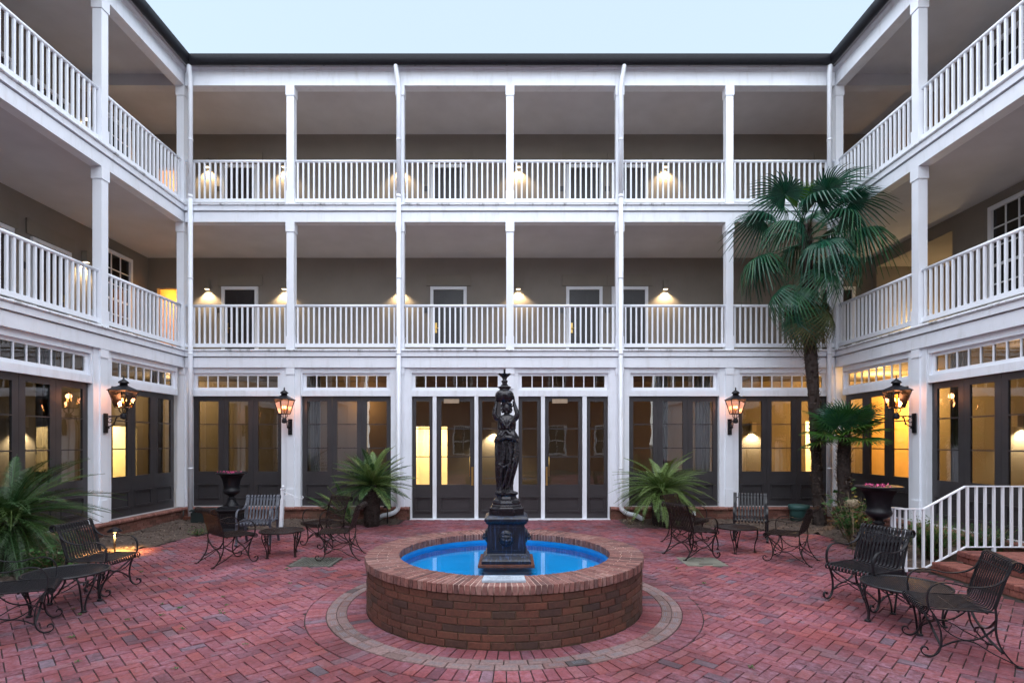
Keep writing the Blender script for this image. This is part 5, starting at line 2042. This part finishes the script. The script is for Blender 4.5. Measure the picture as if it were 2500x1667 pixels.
# ------------------------------------------------------------------ small things
sp = thing('sign_post', 'white leaning post with scrolled bracket and no sign, behind the left table', 'sign post', (-4.85, 11.55, 0), R(-3))
q = MB(); q.box(-.032, .032, -.032, .032, -.02, .80); q.box(-.042, .042, -.042, .042, .80, .83); q.ball((0, 0, .865), .032, 10, 8)
o = obj('post', q, WHITE2, sp, (0, 0, 0), (0, R(2.6), 0))
q = MB()
q.tube(spline([(.03, 0, .77), (.16, 0, .72), (.30, 0, .66), (.42, 0, .615), (.47, 0, .62), (.475, 0, .655), (.45, 0, .66)], 4), .008, 6)
q.tube(spline([(.03, 0, .60), (.07, 0, .67), (.13, 0, .705), (.18, 0, .70), (.2, 0, .675)], 4), .007, 6)
for cx, cz in ((.09, .66), (.28, .635), (.09, .60)):
    q.tube([(cx + (.032 - .002 * k) * math.cos(k * .6), 0, cz + (.032 - .002 * k) * math.sin(k * .6)) for k in range(12)], .005, 5)
q.tube([(.03, 0, .63), (.40, 0, .625)], .003, 5)
obj('scroll_bracket', q, WHITE2, sp)

gt = thing('drain_grate', 'square iron drain grate in the paving by the left brown chair', 'drain grate', (-2.93, 8.23, 0))
q = MB(); q.box(-.31, .31, -.3, .3, -.05, -.03); obj('pit', q, SANDJ, gt)
q = MB()
for (a, b, c, d) in ((-.31, .31, -.3, -.27), (-.31, .31, .27, .3), (-.31, -.28, -.27, .27), (.28, .31, -.27, .27)): q.box(a, b, c, d, -.03, .006)
obj('frame', q, GRATE, gt)
for k in range(13):
    x = -.264 + k * .044
    q = MB(); q.box(x - .011, x + .011, -.27, .27, -.02, .004); obj('bar', q, GRATE, gt)
q = MB()
for k in range(4): q.box(-.28, .28, -.2 + k * .13, -.19 + k * .13, -.022, .001)
obj('cross_bars', q, GRATE, gt)
cv = thing('cover_plate', 'square grey cover plate in the paving under the right brown chair', 'cover plate', (2.9, 8.25, 0))
q = MB(); q.prism([(-.3, -.295), (.3, -.295), (.3, .295), (-.3, .295)], -.03, .004, .006); obj('plate', q, COVER, cv)
q = MB(); q.box(-.1, .1, -.2, -.17, .0043, .007); q.box(-.1, .1, .17, .2, .0043, .007); obj('lifting_slots', q, SANDJ, cv)

dr = thing('utility_drum', 'dark teal round plastic drum beside the tall palm trunk', 'drum', (6.55, 12.35, 0))
q = MB(); q.lathe([(.185, .0), (.195, .27), (.2, .28)], 24); obj('body', q, TEAL, dr)
q = MB(); q.lathe([(.205, .281), (.225, .285), (.225, .375), (.21, .392), (.05, .40)], 24); obj('lid', q, TEAL, dr)
bx = thing('valve_box', 'dark green plastic box beside the left corner downspout', 'utility box', (-6.85, 12.3, 0))
q = MB(); q.prism([(-.27, -.16), (.27, -.16), (.25, .16), (-.25, .16)], -.02, .26, .03, .03); obj('body', q, DKBOX, bx)
q = MB(); q.prism([(-.29, -.18), (.29, -.18), (.27, .18), (-.27, .18)], .262, .31, .03, .025); obj('lid', q, DKBOX, bx)
ub = tag(obj('splash_block', (lambda b: (b.box(-.11, .11, -.1, .12, -.01, .1), b)[1])(MB()), RUST, None, (-7.40, FY - .19, 0)), 'small rusty block under the left corner downspout', 'block')


def path_light(label, x, y, on):
    t = thing('path_light', label, 'path light', (x, y, 0), 0, 'mushroom path lights')
    q = MB(); q.tube([(0, 0, -.03), (0, 0, .36)], .014, 8); obj('stake', q, IRON, t)
    q = MB(); q.lathe([(.105, .355), (.108, .362), (.07, .40), (.025, .425), (.006, .43)], 20); obj('hood', q, GUTTER, t)
    q = MB(); q.lathe([(.022, .335), (.026, .352)], 12); obj('lamp_glass', q, LENSO if on else GUTTER, t)
    if on: lamp('path_lamp', 'SPOT', (0, 0, .328), on, (1, .52, .14), t, .03, R(138), (0, 0, 0), .6)


path_light('lit mushroom path light throwing an orange pool behind the left black chair', -6.42, 8.85, 110)
path_light('unlit mushroom path light by the downspout left of the entrance', -2.72, 12.1, 0)
ob = thing('outlet_box', 'small white outlet box on a stake behind the right far chairs', 'outlet box', (4.15, 12.3, 0))
q = MB(); q.box(-.01, .01, -.01, .01, -.02, .16); obj('stake', q, IRON, ob)
q = MB(); q.box(-.035, .035, -.03, .02, .16, .25); obj('cover', q, WHITE2, ob)
